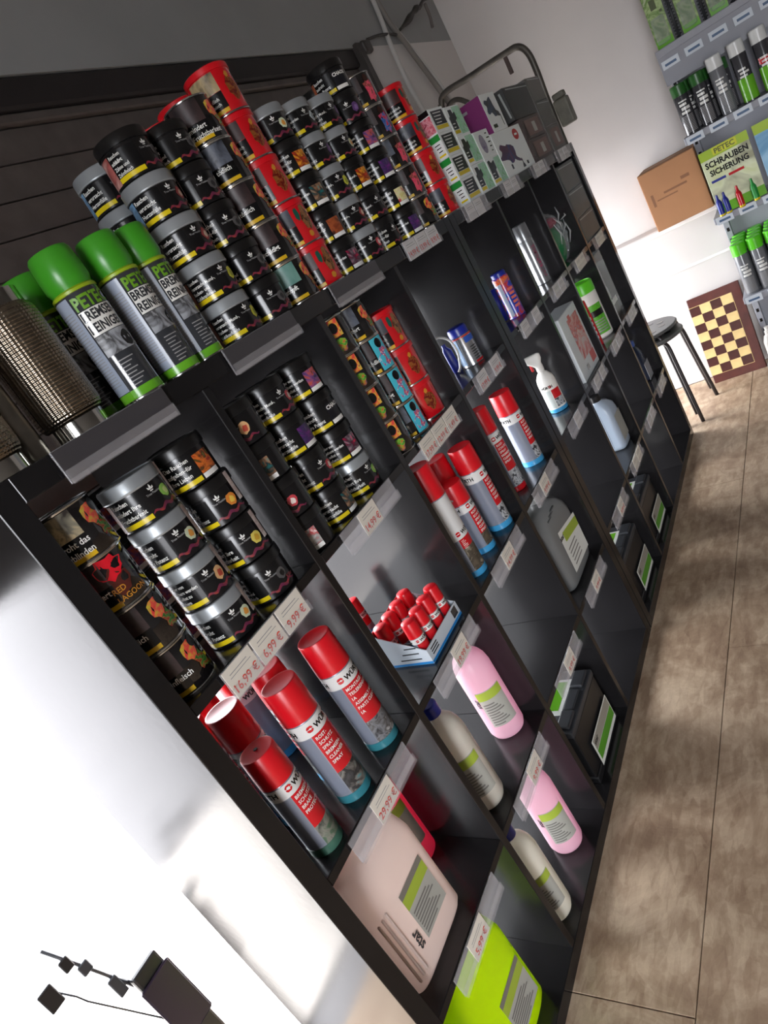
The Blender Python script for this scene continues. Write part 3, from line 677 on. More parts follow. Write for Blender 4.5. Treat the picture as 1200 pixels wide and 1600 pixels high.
stack(0.876, 0.056, H, [('r', 'figure', 4, {'photo': 2}), ('r', 'figure', 8, {'photo': 1}), ('r', 'crest', 0, {'photo': 2}), ('r', 'crest', 8, {'photo': 2}), ('r', 'crest', 10, {'photo': 0})], 'left red stack on the shelf top', G1)
stack(0.888, 0.160, H, [('r', 'crest', 30, {}), ('r', 'crest', 30, {}), ('r', 'crest', 30, {}), ('r', 'crest', 30, {}), ('r', 'crest', 30, {})], 'hidden stack behind the left red cans', G1)
stack(0.786, 0.158, H, [('r', 'crest', 30, {'h': 0.082}), ('r', 'crest', 30, {'h': 0.082}), ('r', 'crest', 30, {'h': 0.082}), ('r', 'crest', 30, {'h': 0.082}), ('r', 'crest', 30, {'h': 0.082})], 'hidden stack behind the melon-print cans', G1)
stack(0.982, 0.054, H, [J('b', 4, 'ice', 0, box='pink'), J('b', 6, 'ice', -8, box='bean'), J('b', 4, 'ice', -8, box='teal'), J('b', 6, 'ice', 0, box='orange'), J('s', 1, 'flower', -22)], 'stack right of the left red cans', G1)
stack(1.082, 0.052, H, [J('s', 4, 'lychee', -8, seal=True), J('s', 5, 'fig', -8, seal=True), J('s', 5, 'lemon', -8), J('s', 1, 'grape', 0), J('s', 4, 'ice', -2, seal=True)], 'all-silver stack on the shelf top', G1)
stack(1.186, 0.052, H, [J('b', 6, 'fig', 12), J('b', 5, 'ring', 2), J('b', 5, 'ice', 0, box='orange'), J('s', 1, 'flower', 0), J('s', 5, 'grape', 6)], 'stack right of the all-silver jars', G1)
stack(1.312, 0.050, H, [J('b', 4, 'ice', 0, box='purple'), J('b', 6, 'ice', 0, box='yellow'), J('b', 4, 'ice', -4, box='purple'), J('b', 4, 'ice', -4, box='violet'), J('b', 2, 'grape', -30), J('b', 1, 'ice', -10, box='chaos')], 'stack topped by the CHAOS jar', G1)
jar(1.425, 0.160, H + 5 * JH, 'b', 3, 'ring', 40, 'all-black tobacco jar half hidden behind the CHAOS jar', G1)
for q in range(5): jar(1.425, 0.160, H + q * JH, 'b', 3, 'ring', 40, 'all-black tobacco jar, %s, in hidden stack behind the CHAOS jar' % ORD[q], G1)
stack(1.428, 0.054, H, [('f', 'melon', 6, {'photo': 3, 'warn': ('stopft',)}), ('f', 'pink', 2, {'photo': 3, 'warn': ('stopft',)}), ('f', 'pink', 8, {'photo': 2, 'warn': ('stopft',)}), ('f', 'blue', 2, {'photo': 3, 'warn': ('stopft',)}), ('f', 'pink', 4, {'photo': 3, 'warn': ('stopft',)})], 'printed stack beside the right red cans', G1, )
stack(1.585, 0.056, H, [('r', 'crest', 18, {'photo': 1}), ('r', 'crest', 2, {'photo': 2}), ('r', 'figure', 26, {'photo': 1}), ('r', 'figure', 28, {'photo': 2})], 'right red stack on the shelf top', G1)
Z1 = ZB[1]
G2 = 'tobacco jars in the top compartments'
stack(0.088, 0.062, Z1, [('f', 'melon', -6, {'warn': ('Zahnfleisch',), 'photo': 3, 'h': 0.0765}), ('f', 'melon', -6, {'photo': 3, 'warn': ('tödlich',), 'h': 0.0765}), ('f', 'lagoon', -12, {'photo': 3, 'warn': ('mindert',), 'h': 0.0765}), ('f', 'melon', 2, {'warn': ('droht das', 'Erblinden'), 'photo': 0, 'h': 0.0765})], 'leftmost stack of the top compartment', G2)
stack(0.203, 0.060, Z1, [J('s', 1, 'flower', -30, seal=True), J('s', 4, 'peach', -28, seal=True), J('s', 1, 'flower', -28, seal=True), J('s', 2, 'lime', -16, seal=True)], 'silver stack above the 6,99 card', G2)
stack(0.306, 0.056, Z1, [J('b', 3, 'ring', -34), J('b', 2, 'banana', -36, seal=True), J('b', 1, 'orange', -36, seal=True), J('b', 6, 'ice', -4, box='red')], 'black stack above the 9,99 card', G2)
for q in range(4): jar(0.20, 0.20, Z1 + q * JH, 'b', [4, 1, 3, 6][q], 'ice', -10, 'all-black tobacco jar, %s, in dark stack behind the silver jars' % ordw(q, 4), G2, box='violet')
stack(0.434, 0.052, Z1, [J('b', 4, 'ice', -42, box='white'), J('b', 1, 'lychee', -56), J('b', 5, 'ice', -42, box='teal'), J('b', 5, 'peach', -56)], 'left stack above the 14,99 rail', G2)
stack(0.536, 0.058, Z1, [J('b', 0, 'ice', 10, box='teal', photo=1), J('b', 1, 'lychee', -8), J('b', 0, 'ice', 4, box='purple', photo=1), J('b', 5, 'lychee', -4)], 'middle stack above the 14,99 rail', G2)
stack(0.640, 0.058, Z1, [J('s', 2, 'lime', -2, seal=True), J('b', 4, 'ice', -2, box='pink'), J('b', 1, 'ice', 2, box='chaos'), J('b', 4, 'ice', -2, box='violet')], 'right stack above the 14,99 rail', G2)
stack(0.791, 0.050, Z1, [('f', 'ice', -26, {'warn': ('tödlich',)}) for _ in range(4)], 'left stack above the 12,99 rail', G2)
stack(0.886, 0.054, Z1, [('f', 'cyan', 2, {'warn': ('tödlich',), 'photo': 2}), ('f', 'cyan', 0, {'warn': ('schädigt',), 'photo': 3}), ('f', 'cyan', 2, {'warn': ('sind tödlich',), 'photo': 3}), ('f', 'melon', 10, {'warn': ('mindert',), 'photo': 2})], 'cyan-print stack above the 12,99 rail', G2)
stack(0.984, 0.054, Z1, [('r', 'crest', -12, {'photo': 2}), ('r', 'crest', -4, {'photo': 2}), ('r', 'figure', 10, {'photo': 1})], 'red stack above the 1,49 card', G2)

# ================================================================== SPRAY CANS
WBAND = M('wuerth_white_band', (214, 214, 212), 0.35)
GREYBODY = M('spray_grey_body', (132, 138, 150), 0.32, metal=0.25)
PICT = {'disc': ART('print_brake_disc', [(40, 40, 44), (120, 122, 126), (70, 66, 64), (170, 170, 170)], 40), 'drum': ART('print_drum', [(70, 70, 72), (40, 40, 42), (120, 116, 110), (70, 130, 136)], 34), 'hand': ART('print_hand', [(60, 66, 60), (130, 130, 120), (70, 100, 76), (90, 90, 86)], 30), 'engine': ART('print_engine', [(30, 32, 36), (190, 194, 198), (60, 64, 70), (20, 20, 24)], 60), 'gear': ART('print_gear', [(90, 80, 66), (60, 54, 46), (150, 140, 120)], 40)}
def wlogo(r, ac, zc, s):
    P = []
    for sg in (1, -1):
        P.append([(-s, zc + sg * 0.1 * s), (s, zc + sg * 0.1 * s), (s * 0.95, zc + sg * 0.6 * s), (s * 0.5, zc + sg * s), (-s * 0.5, zc + sg * s), (-s * 0.95, zc + sg * 0.6 * s)])
    P = [P[0], P[1][::-1]]
    return poly_me(r, ac, P)
def redspray(x, y, z, h, delta, label, pict='disc', lines=("MONTAGE- UND", "TEILEREINIGER", "1A", "ASSEMBLY AND", "PARTS CLEANER", "1A"), ring=None, r=0.0325, tall=0.0, hole=False, trigger=False, white_top=0.0):
    u = thing('spray_can', label, 'spray can', (x, y, z), camaz(x, y) + R_(delta), 'red-capped spray cans in the shelf')
    hc = 0.27 * h; hb = h - hc
    k = (r, h)
    link('body', cached(('sb', k), lambda: lathe_me([(r - 0.003, 0.0005), (r, 0.003), (r, hb - 0.008), (r - 0.0015, hb - 0.001), (r - 0.004, hb + 0.002)], 32)), GREYBODY, u)
    link('base_ring', cached(('sr', k), lambda: lathe_me([(r - 0.003, 0), (r + 0.0006, 0.0004), (r + 0.0009, 0.002), (r + 0.0005, 0.0035), (r + 0.0005, 0.016), (r, 0.0163)], 32)), ring or BLUER, u)
    link('cap', cached(('sc', k), lambda: lathe_me([(r - 0.001, hb - 0.002), (r + 0.0006, hb - 0.0015), (r + 0.0003, hb + 0.02), (r - 0.0008, h - 0.002), (r - 0.0016, h - 0.0003), (r - 0.0035, h), (r - 0.006, h - 0.0006), (0, h - 0.0006)], 32)), REDCAP, u)
    zb1 = hb - 0.004; zb0 = hb - 0.13 * h - white_top
    b = link('white_band', cached(('sw', k, white_top), lambda: patch_me(r + 0.0003, -150, 110, zb0, zb1, 30)), WBAND, u)
    link('emblem', cached(('sl', k, white_top), lambda: wlogo(r + 0.0007, 2, zb0 + 0.0135, 0.0058)), REDP, b)
    link('lettering', cached(('st', k, white_top), lambda: text_cyl(['WÜRTH'], 0.0135, r + 0.0007, 17, zb0 + 0.0185)), BT, b)
    link('lettering', cached(('st2', k, white_top), lambda: text_cyl(['WÜRTH'], 0.0135, r + 0.0007, -130, zb0 + 0.0185)), BT, b)
    zp1 = zb0; zp0 = hb * 0.36
    p = link('red_panel', cached(('sp', k, white_top), lambda: patch_me(r + 0.0004, -8, 100, zp0, zp1, 14)), REDP, u)
    link('lettering', cached(('sq', k, lines, white_top), lambda: text_cyl(list(lines), min(0.0088, (zp1 - zp0) / (1.25 * len(lines))), r + 0.0008, 0, zp1 - 0.004, sx=0.9, lead=1.2)), WT, p)
    link('picture', cached(('spic', k, pict), lambda: patch_me(r + 0.0004, -8, 100, 0.0165, zp0, 14)), PICT[pict], u)
    link('info_panel', cached(('sinf', k, white_top), lambda: patch_me(r + 0.0003, -70, -12, 0.02, zb0 - 0.002, 8)), M('spray_info_panel', (120, 126, 140), 0.35), u)
    if hole: link('cap_nozzle', cached('noz', lambda: lathe_me([(0.0035, h + 0.0004), (0.0035, h + 0.0016), (0, h + 0.0016)], 12)), BT, u)
    if trigger:
        link('trigger', cached('trig', lambda: box_me(r * 0.6, r + 0.012, -0.011, 0.011, hb + 0.004, hb + 0.03, 0.003, 2)), REDCAP, u, rot=(0, 0, R_(-95)))
        link('straw', cached('straw', lambda: tube_me([(r + 0.010, -0.01, hb + 0.035), (r + 0.004, 0.02, hb + 0.02)], 0.002, 8)), TUBEW, u, rot=(0, 0, R_(-70)))
    return u
Z2 = ZB[2]
BRK = ("BREMSEN-", "SCHUTZSPRAY", "BRAKE", "PROTECTION")
RST = ("ROST-", "SCHUTZ", "SPRAY", "BREMSEN-", "CLEANER", "SPRAY")
redspray(0.312, 0.050, Z2, 0.243, -10, 'red-capped spray standing alone at the right below the 9,99 card', 'disc', ring=TEALR)
redspray(0.200, 0.050, Z2, 0.243, -6, 'front middle red-capped spray in the compartment below 16,99', 'drum', RST, ring=TEALR)
redspray(0.097, 0.046, Z2, 0.206, 4, 'short red-capped spray with nozzle hole in front left corner', 'hand', BRK, ring=M('green_ring', (60, 100, 84), 0.3), r=0.0300, hole=True)
redspray(0.150, 0.150, Z2, 0.243, 0, 'red-capped spray behind the short one, shiny cap top', 'drum', RST)
redspray(0.120, 0.222, Z2, 0.243, 10, 'red-capped spray farthest back at left, half behind post', 'drum', RST)
redspray(0.246, 0.128, Z2, 0.243, -100, 'red-capped spray in second row behind the front middle one', 'drum', RST)
redspray(0.290, 0.300, Z2, 0.243, 120, 'red-capped spray at the very back, plain grey side showing', 'drum', RST)
redspray(0.205, 0.300, Z2, 0.243, 110, 'red-capped spray at the back, seen between front sprays', 'drum', RST)
redspray(1.028, 0.050, Z2, 0.240, 32, 'red-capped spray at the right of the group of five', 'engine', RST)
redspray(1.000, 0.117, Z2, 0.240, 0, 'red-capped spray behind the right one in the group of five', 'engine', RST)
redspray(0.925, 0.062, Z2, 0.195, 26, 'short red-capped trigger spray in the group of five', 'gear', RST, r=0.0315, trigger=True)
redspray(0.822, 0.050, Z2, 0.297, 14, 'tall pale spray at the left of the group of five', 'gear', RST, r=0.033, white_top=0.075)
redspray(0.935, 0.15, Z2, 0.240, 0, 'red-capped spray at the back left of the group of five', 'gear', RST)
redspray(1.374, 0.058, Z2, 0.237, 32, 'single full-size red-capped spray beside the slim one', 'engine', RST)
redspray(1.222, 0.066, Z2, 0.257, 8, 'slim red-capped spray peeking past the divider', 'engine', RST, ring=REDP, r=0.029)

def petec(x, y, z, delta, label, h=0.232, r=0.033):
    u = thing('spray_can', label, 'spray can', (x, y, z), camaz(x, y) + R_(delta), 'green-capped spray cans on the shelf top')
    hc = 0.062; hb = h - hc
    link('body', cached('pb', lambda: lathe_me([(r - 0.003, 0.0005), (r, 0.003), (r, hb - 0.006), (r - 0.002, hb)], 32)), DG, u)
    link('base_ring', cached('pr', lambda: lathe_me([(r - 0.003, 0), (r + 0.0007, 0.0003), (r + 0.0010, 0.0018), (r + 0.0005, 0.0032)], 32)), STEEL, u)
    link('green_ring', cached('pr2', lambda: lathe_me([(r, 0.0032), (r + 0.0004, 0.0034), (r + 0.0004, 0.016), (r, 0.0162)], 32)), GREENP, u)
    link('cap', cached('pc', lambda: lathe_me([(r - 0.003, hb - 0.003), (r - 0.002, hb + 0.006), (r + 0.001, hb + 0.013), (r + 0.0006, hb + 0.03), (r - 0.001, h - 0.006), (r - 0.004, h - 0.001), (r - 0.007, h), (0, h)], 32)), GCAP, u)
    link('neck_ring', cached('pn', lambda: lathe_me([(r - 0.002, hb - 0.004), (r + 0.0006, hb - 0.003), (r + 0.0006, hb + 0.001), (r - 0.003, hb + 0.004)], 32)), M('lime_ring', (150, 176, 30), 0.35), u)
    link('info_panel', cached('pi', lambda: patch_me(r + 0.0003, -98, -32, 0.017, hb - 0.006, 12)), SILV, u)
    link('info_lines', cached('pil', lambda: poly_me(r + 0.0005, -92, [rect(0, 0.03, 0.03 + 0.0042 * k, 0.0312 + 0.0042 * k) for k in range(28)])), GT, u)
    link('brand', cached('pt', lambda: text_cyl(['PETEC'], 0.026, r + 0.0005, -26, hb - 0.009, sx=0.78)), M('petec_green', (104, 158, 30), 0.4), u)
    w_ = link('white_title', cached('pw', lambda: patch_me(r + 0.0003, -28, 78, hb - 0.068, hb - 0.031, 14)), WT, u)
    link('title', cached('pt2', lambda: text_cyl(['BREMSEN', 'REINIGER'], 0.0185, r + 0.0006, -26, hb - 0.032, sx=0.74, lead=0.98)), DG, w_)
    pc_ = link('picture', cached('pp', lambda: patch_me(r + 0.0003, -28, 78, hb - 0.1, hb - 0.069, 14)), ART('print_brake', [(170, 174, 180), (150, 154, 160), (60, 60, 62), (190, 194, 198)], 26), u)
    link('disc_print', cached('ppd', lambda: blob_me(r + 0.0006, 48, hb - 0.086, 0.0105, 0.012, 16, 0.05, 3)), BT, pc_)
    link('text_lines', cached('pl', lambda: poly_me(r + 0.0005, -18, [rect(0.002, 0.016 + 0.014 * ((k * 7) % 5) / 5, 0.02 + 0.0055 * k, 0.0216 + 0.0055 * k) for k in range(8)])), GT, u)
    return u
petec(0.306, 0.042, H, 6, 'nearest green-capped spray beside the braided pipe')
petec(0.393, 0.042, H, 26, 'middle green-capped spray with the widest pale side panel')
petec(0.465, 0.052, H, 34, 'green-capped spray touching the jar stack')
petec(0.300, 0.125, H, 0, 'green-capped spray half hidden behind the nearest one')
petec(0.385, 0.128, H, 0, 'green-capped spray half hidden behind the middle one')

# ================================================================== BRAIDED PIPES
def braid_me(prof, seg=110, nh=26, amp=0.0008, k=None):
    V = []; F = []
    for i, (r, z) in enumerate(prof):
        for s in range(seg):
            a = 2 * PI * s / seg
            ph1 = nh * (a + z * 26.0); ph2 = nh * (a - z * 26.0)
            d = amp * math.sin(ph1) * math.sin(ph2)
            V.append(((r + d) * math.cos(a), (r + d) * math.sin(a), z))
    n = len(prof)
    for i in range(n - 1):
        for s in range(seg):
            s2 = (s + 1) % seg; F.append((i * seg + s, i * seg + s2, (i + 1) * seg + s2, (i + 1) * seg + s))
    return me_from('braid', V, F, True)
def flexpipe(x, y, z, label, r=0.047, h=0.205, rz=0.0):
    u = thing('flex_pipe', label, 'exhaust pipe', (x, y, z), rz, 'braided steel flex pipes')
    prof = []
    n = 210
    for i in range(n + 1):
        q = i / n; zz = 0.018 + (h - 0.036) * q
        e = min(q, 1 - q)
        rr = r - 0.009 * max(0, 1 - e / 0.11) ** 2
        prof.append((rr, zz))
    link('braid_sleeve', cached(('braid', r, h), lambda: braid_me(prof, 190)), M('steel_braid', (142, 132, 118), 0.25, metal=1.0, var=0.25, vscale=160), u)
    for zz in (0.0, h - 0.021):
        link('end_collar', cached(('coll', r), lambda: lathe_me([(r - 0.009, 0.0), (r - 0.0065, 0.0005), (r - 0.0065, 0.0205), (r - 0.009, 0.021), (r - 0.012, 0.0205), (r - 0.012, 0.002), (0, 0.002)], 40)), POLI, u, loc=(0, 0, zz))
    return u
flexpipe(0.196, 0.062, H, 'braided steel flex pipe next to the nearest green spray')
flexpipe(0.052, 0.050, H, 'braided steel flex pipe cut off by the left photo edge')
pp = thing('steel_pipe', 'plain brushed steel pipe between the two braided pipes', 'exhaust pipe', (0.125, 0.075, H))
link('tube', lathe_me([(0.017, 0), (0.0185, 0.0006), (0.0185, 0.21), (0.017, 0.2105), (0.016, 0.2), (0.016, 0.004), (0, 0.004)], 32), BRUSH, pp)
link('seam', box_me(-0.0195, -0.0175, -0.002, 0.002, 0.002, 0.208, 0.0005, 1), BRUSH, pp)

# ================================================================== CARTONS ON THE SHELF TOP
def carton(x0, y0, z0, w_, d, h, label, front, side, name='carton', rz=0):
    u = thing(name, label, 'box', (x0, y0, z0), rz, 'cartons on the shelf top')
    link('box_body', box_me(0, w_, 0, d, 0, h, 0.001, 1), CARDP, u)
    for f in front: link(f[0], flat_me(f[1], 'y', -0.0004 * f[3]), f[2], u)
    for f in side: link(f[0], flat_me([[(a, b) for a, b in p][::-1] for p in f[1]], 'x', -0.0004 * f[3]), f[2], u)
    return u
MINT = M('print_mint', (120, 190, 140), 0.45); GRN = M('print_leaf_green', (20, 140, 50), 0.45)
MINTART = ART('mint_cloud', [(110, 180, 130), (150, 210, 165), (170, 206, 190), (120, 186, 120)], 40)
def wframe(x0, x1, z0, z1, n=4): return [rect(x0 + 0.08 * (x1 - x0), x0 + (0.55 + 0.33 * ((k * 5) % 4) / 4) * (x1 - x0), z0 + (k + 0.35) * (z1 - z0) / n, z0 + (k + 0.62) * (z1 - z0) / n) for k in range(n)]
for k in range(4):
    top = k == 3
    hh = 0.0675
    front = [('warning_panel', [rect(0.012, 0.1, 0.02, 0.06)], BT, 1), ('lettering', wframe(0.018, 0.1, 0.022, 0.058), WT, 2), ('yellow_strip', [rect(0.012, 0.1, 0.008, 0.019)], YEL, 1)]
    side = [('top_band', [rect(0.001, 0.041, 0.05, 0.067)], BT if top else GRN, 1), ('text_lines', wframe(0.006, 0.034, 0.018, 0.046, 3), BT, 1), ('yellow_strip', [rect(0.004, 0.026, 0.008, 0.013)], YEL, 1)]
    if top: side = [('top_band', [rect(0.001, 0.041, 0.052, 0.067)], BT, 1), ('picture', [rect(0.001, 0.041, 0.004, 0.05)], ART('carton_pink', [(220, 206, 206), (190, 50, 80), (226, 160, 170), (150, 30, 60)], 40), 1)]
    carton(1.665, 0.004, H + k * 0.068, 0.112, 0.042, hh, 'small white carton, %s of the column beside the right red cans' % ordw(k, 4), front, side)
for k in range(3):
    front = [('dark_cloud', [[(0.008, 0.02), (0.05, 0.02), (0.052, 0.045), (0.066, 0.05), (0.066, 0.07), (0.05, 0.066), (0.046, 0.078), (0.02, 0.078), (0.018, 0.06), (0.008, 0.055)]], BT, 1), ('mint_picture', [rect(0.056, 0.118, 0.004, 0.084)], MINTART, 0.5), ('yellow_strip', [rect(0.008, 0.05, 0.008, 0.018)], YEL, 1), ('lettering', wframe(0.012, 0.048, 0.022, 0.042, 2), WT, 2)]
    carton(1.782, 0.004, H + k * 0.0885, 0.12, 0.05, 0.088, 'white and mint green carton, %s of the three in its column' % ordw(k, 3), front, [('mint_side', [rect(0.002, 0.048, 0.002, 0.084)], MINTART, 1)])
for k in range(2):
    if k == 0:
        front = [('dark_cloud', [[(0.008, 0.02), (0.056, 0.02), (0.058, 0.045), (0.07, 0.05), (0.07, 0.076), (0.04, 0.07), (0.03, 0.08), (0.01, 0.078)]], BT, 1), ('mint_picture', [rect(0.074, 0.132, 0.004, 0.082)], MINTART, 0.5), ('yellow_strip', [rect(0.008, 0.066, 0.008, 0.018)], YEL, 1), ('lettering', wframe(0.012, 0.05, 0.022, 0.042, 2), WT, 2)]
        lab = 'mint green carton beside the big ink-print box, on the shelf top'
    else:
        front = [('coin_picture', [[(0.05 + 0.026 * math.cos(a * PI / 8), 0.044 + 0.03 * math.sin(a * PI / 8)) for a in range(16)]], ART('coin_print', [(80, 60, 110), (150, 146, 160), (110, 96, 130)], 60), 1), ('dark_letters', wframe(0.095, 0.132, 0.01, 0.08, 5), BT, 1)]
        lab = 'white carton with round purple coin print under the purple box'
    carton(1.912, 0.004, H + k * 0.0865, 0.134, 0.06, 0.086, lab, front, [('mint_side', [rect(0.002, 0.058, 0.002, 0.082)], MINTART, 1)])
INK = ART('ink_cloud', [(84, 22, 60), (60, 20, 66), (30, 50, 110), (110, 30, 70)], 14)
INKB = ART('ink_cloud_dark', [(30, 26, 24), (40, 60, 90), (24, 22, 22), (60, 50, 44)], 14)
def cloud(pts): return [pts]
def cloud(cx, cz, sx, sz, seed, tail):
    rnd = random.Random(seed); P = []
    for a in range(30):
        t = 2 * PI * a / 30; q = 1 + 0.22 * math.sin(5 * t + seed) + rnd.uniform(-0.1, 0.1)
        P.append((cx + sx * q * math.cos(t), cz + sz * q * math.sin(t) - tail * max(0, math.cos(t)) ** 2))
    return [[(cx, cz)] + [P[a], P[(a + 1) % 30]] for a in range(30)]
carton(2.052, 0.004, H, 0.325, 0.085, 0.149, 'large white box with purple ink cloud and round red badge',
       [('ink_cloud', cloud(0.1, 0.075, 0.085, 0.03, 3, 0.035), INK, 1),
        ('red_badge', [[(0.245 + 0.032 * math.cos(a * PI / 9), 0.12 + 0.019 * math.sin(a * PI / 9)) for a in range(18)]], REDP, 1),
        ('badge_mark', [[(0.23, 0.117), (0.26, 0.117), (0.26, 0.123), (0.23, 0.123)]], WT, 2),
        ('hookah_outline', [[(0.185, 0.008), (0.215, 0.008), (0.215, 0.013), (0.204, 0.024), (0.202, 0.04), (0.196, 0.04), (0.195, 0.024), (0.185, 0.013)]], BT, 1),
        ('print_mark', [rect(0.07, 0.088, 0.02, 0.036), rect(0.24, 0.26, 0.012, 0.024)], BT, 1)],
       [('blank_side', [rect(0.002, 0.083, 0.002, 0.147)], CARDP, 1)], 'hookah_box')
carton(2.104, 0.004, H + 0.1495, 0.155, 0.08, 0.124, 'box with purple side and dark ink print on the large white box',
       [('ink_cloud', cloud(0.07, 0.08, 0.05, 0.028, 8, 0.03), INKB, 1), ('hookah_outline', [rect(0.128, 0.133, 0.012, 0.05)], BT, 1), ('print_mark', [rect(0.02, 0.06, 0.012, 0.024)], BT, 1)],
       [('purple_side', [rect(0.0005, 0.0795, 0.0005, 0.1235)], M('carton_purple', (112, 24, 92), 0.5), 1), ('print_mark', [rect(0.055, 0.074, 0.095, 0.104)], GT, 2)], 'hookah_box')
# wrapped dark boxes
DKCARD = M('dark_brown_carton', (66, 46, 42), 0.45, var=0.15, vscale=12); BLKCARD = M('black_carton', (26, 24, 24), 0.5); GRCARD = M('grey_carton', (96, 92, 88), 0.5, var=0.12, vscale=10)
def wrapped(x0, y0, z0, w_, d, h, mat, label, deco=True, group='foil-wrapped glass boxes'):
    u = thing('wrapped_box', label, 'box', (x0, y0, z0), 0, group)
    link('box_body', box_me(0, w_, 0, d, 0, h, 0.0015, 1), mat, u)
    rnd = random.Random(int(x0 * 1000 + z0 * 777))
    bm = bmesh.new(); bmesh.ops.create_cube(bm, size=1); bmesh.ops.subdivide_edges(bm, edges=bm.edges[:], cuts=6, use_grid_fill=True)
    for v in bm.verts:
        e = 0.0032
        v.co = (w_ / 2 + v.co.x * (w_ + e) + rnd.uniform(-0.0012, 0.0012), d / 2 + v.co.y * (d + e) + rnd.uniform(-0.0012, 0.0), h / 2 + v.co.z * (h + 0.0016))
    me = D.meshes.new('foil'); bm.to_mesh(me); bm.free()
    link('shrink_foil', me, FOIL, u)
    if not deco:
        link('front_panel', flat_me([rect(0.04 * w_, 0.96 * w_, 0.05 * h, 0.93 * h)], 'y', -0.0014), GRCARD if mat is not BLKCARD else BLKCARD, u)
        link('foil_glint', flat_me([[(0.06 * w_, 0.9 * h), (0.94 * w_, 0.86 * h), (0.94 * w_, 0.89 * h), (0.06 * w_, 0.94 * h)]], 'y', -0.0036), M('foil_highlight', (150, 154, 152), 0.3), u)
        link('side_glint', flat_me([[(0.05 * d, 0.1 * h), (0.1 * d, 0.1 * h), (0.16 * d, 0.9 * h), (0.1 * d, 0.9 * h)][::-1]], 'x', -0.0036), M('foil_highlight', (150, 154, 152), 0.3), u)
    if deco:
        link('window_print', flat_me([rect(0.14 * w_, 0.86 * w_, 0.14 * h, 0.86 * h)], 'y', -0.0024), M('wrapped_window', (110, 84, 76), 0.5), u)
        link('white_label', flat_me([rect(0.45 * w_, 0.62 * w_, 0.25 * h, 0.7 * h)], 'y', -0.003), STICKG, u)
        link('ladder_print', flat_me([rect(0.2 * d + 0.12 * d * k, 0.2 * d + 0.12 * d * k + 0.006, 0.2 * h, 0.8 * h)[::-1] for k in range(5)], 'x', -0.0026), M('ladder_grey', (150, 130, 124), 0.5), u)
    return u
wrapped(2.43, 0.012, H, 0.26, 0.10, 0.08, DKCARD, 'lower brown foil-wrapped box beside the ink-print box')
wrapped(2.43, 0.012, H + 0.0815, 0.26, 0.10, 0.08, DKCARD, 'upper brown foil-wrapped box under the black one')
wrapped(2.385, 0.010, H + 0.1635, 0.30, 0.13, 0.115, BLKCARD, 'black foil-wrapped box on top of the brown boxes', False)
wrapped(2.705, 0.012, H, 0.19, 0.1, 0.098, GRCARD, 'lower grey foil-wrapped box at the far shelf corner')
wrapped(2.705, 0.012, H + 0.0995, 0.19, 0.1, 0.098, GRCARD, 'middle grey foil-wrapped box at the far shelf corner', False)
wrapped(2.705, 0.012, H + 0.199, 0.19, 0.1, 0.092, GRCARD, 'top grey foil-wrapped box at the far shelf corner', False)
wrapped(2.605, 0.012, Z1, 0.27, 0.11, 0.1, M('teal_grey_carton', (70, 78, 78), 0.4, var=0.1), 'lowest foil-wrapped box inside the last top compartment', False)
wrapped(2.605, 0.012, Z1 + 0.1015, 0.27, 0.11, 0.105, M('teal_grey_carton', (96, 100, 98), 0.5), 'middle foil-wrapped box inside the last top compartment', False)
wrapped(2.605, 0.012, Z1 + 0.208, 0.27, 0.11, 0.105, M('teal_grey_carton', (96, 100, 98), 0.5), 'uppermost foil-wrapped box inside the last top compartment', False)

# ================================================================== PRODUCTS IN THE COMPARTMENTS
# display tray with mini sprays
MG = 'mini sprays in the display tray'
def mini(x, y, z, label, delta=-10):
    u = thing('mini_spray', label, 'spray can', (x, y, z), camaz(x, y) + R_(delta), MG)
    r, h = 0.0165, 0.094
    link('body', cached('mb', lambda: lathe_me([(r - 0.002, 0), (r, 0.002), (r, 0.058), (r - 0.001, 0.06)], 20)), GREYBODY, u)
    link('base_ring', cached('mbr', lambda: lathe_me([(r - 0.001, 0), (r + 0.0005, 0.0004), (r + 0.0005, 0.008), (r, 0.0082)], 20)), BLUER, u)
    link('cap', cached('mc', lambda: lathe_me([(r - 0.001, 0.058), (r + 0.0004, 0.0585), (r, 0.088), (r - 0.0015, 0.0925), (r - 0.004, h), (0, h)], 20)), REDCAP, u)
    b = link('white_band', cached('mw', lambda: patch_me(r + 0.0003, -95, 95, 0.045, 0.0575, 14)), WBAND, u)
    link('emblem', cached('ml', lambda: wlogo(r + 0.0006, -4, 0.0512, 0.0032)), REDP, b)
    link('lettering', cached('mt', lambda: text_cyl(['WÜRTH'], 0.0085, r + 0.0006, 14, 0.0545)), BT, b)
    link('red_panel', cached('mp', lambda: patch_me(r + 0.0003, -20, 90, 0.022, 0.0445, 8)), REDP, u)
    return u
TX0, TX1, TY0, TY1 = 0.505, 0.66, 0.022, 0.138
tr = thing('display_tray', 'open cardboard display tray with blue base holding mini sprays', 'tray', (0, 0, Z2))
TRM = M('tray_card', (196, 204, 212), 0.55); TRI = M('tray_red_inside', (150, 30, 36), 0.55)
link('tray_base', box_me(TX0, TX1, TY0, TY1, 0.0, 0.002), TRM, tr)
def tri_panel(V, F, mat, name): return link(name, me_from('p', V, F), mat, tr)
th = 0.0018
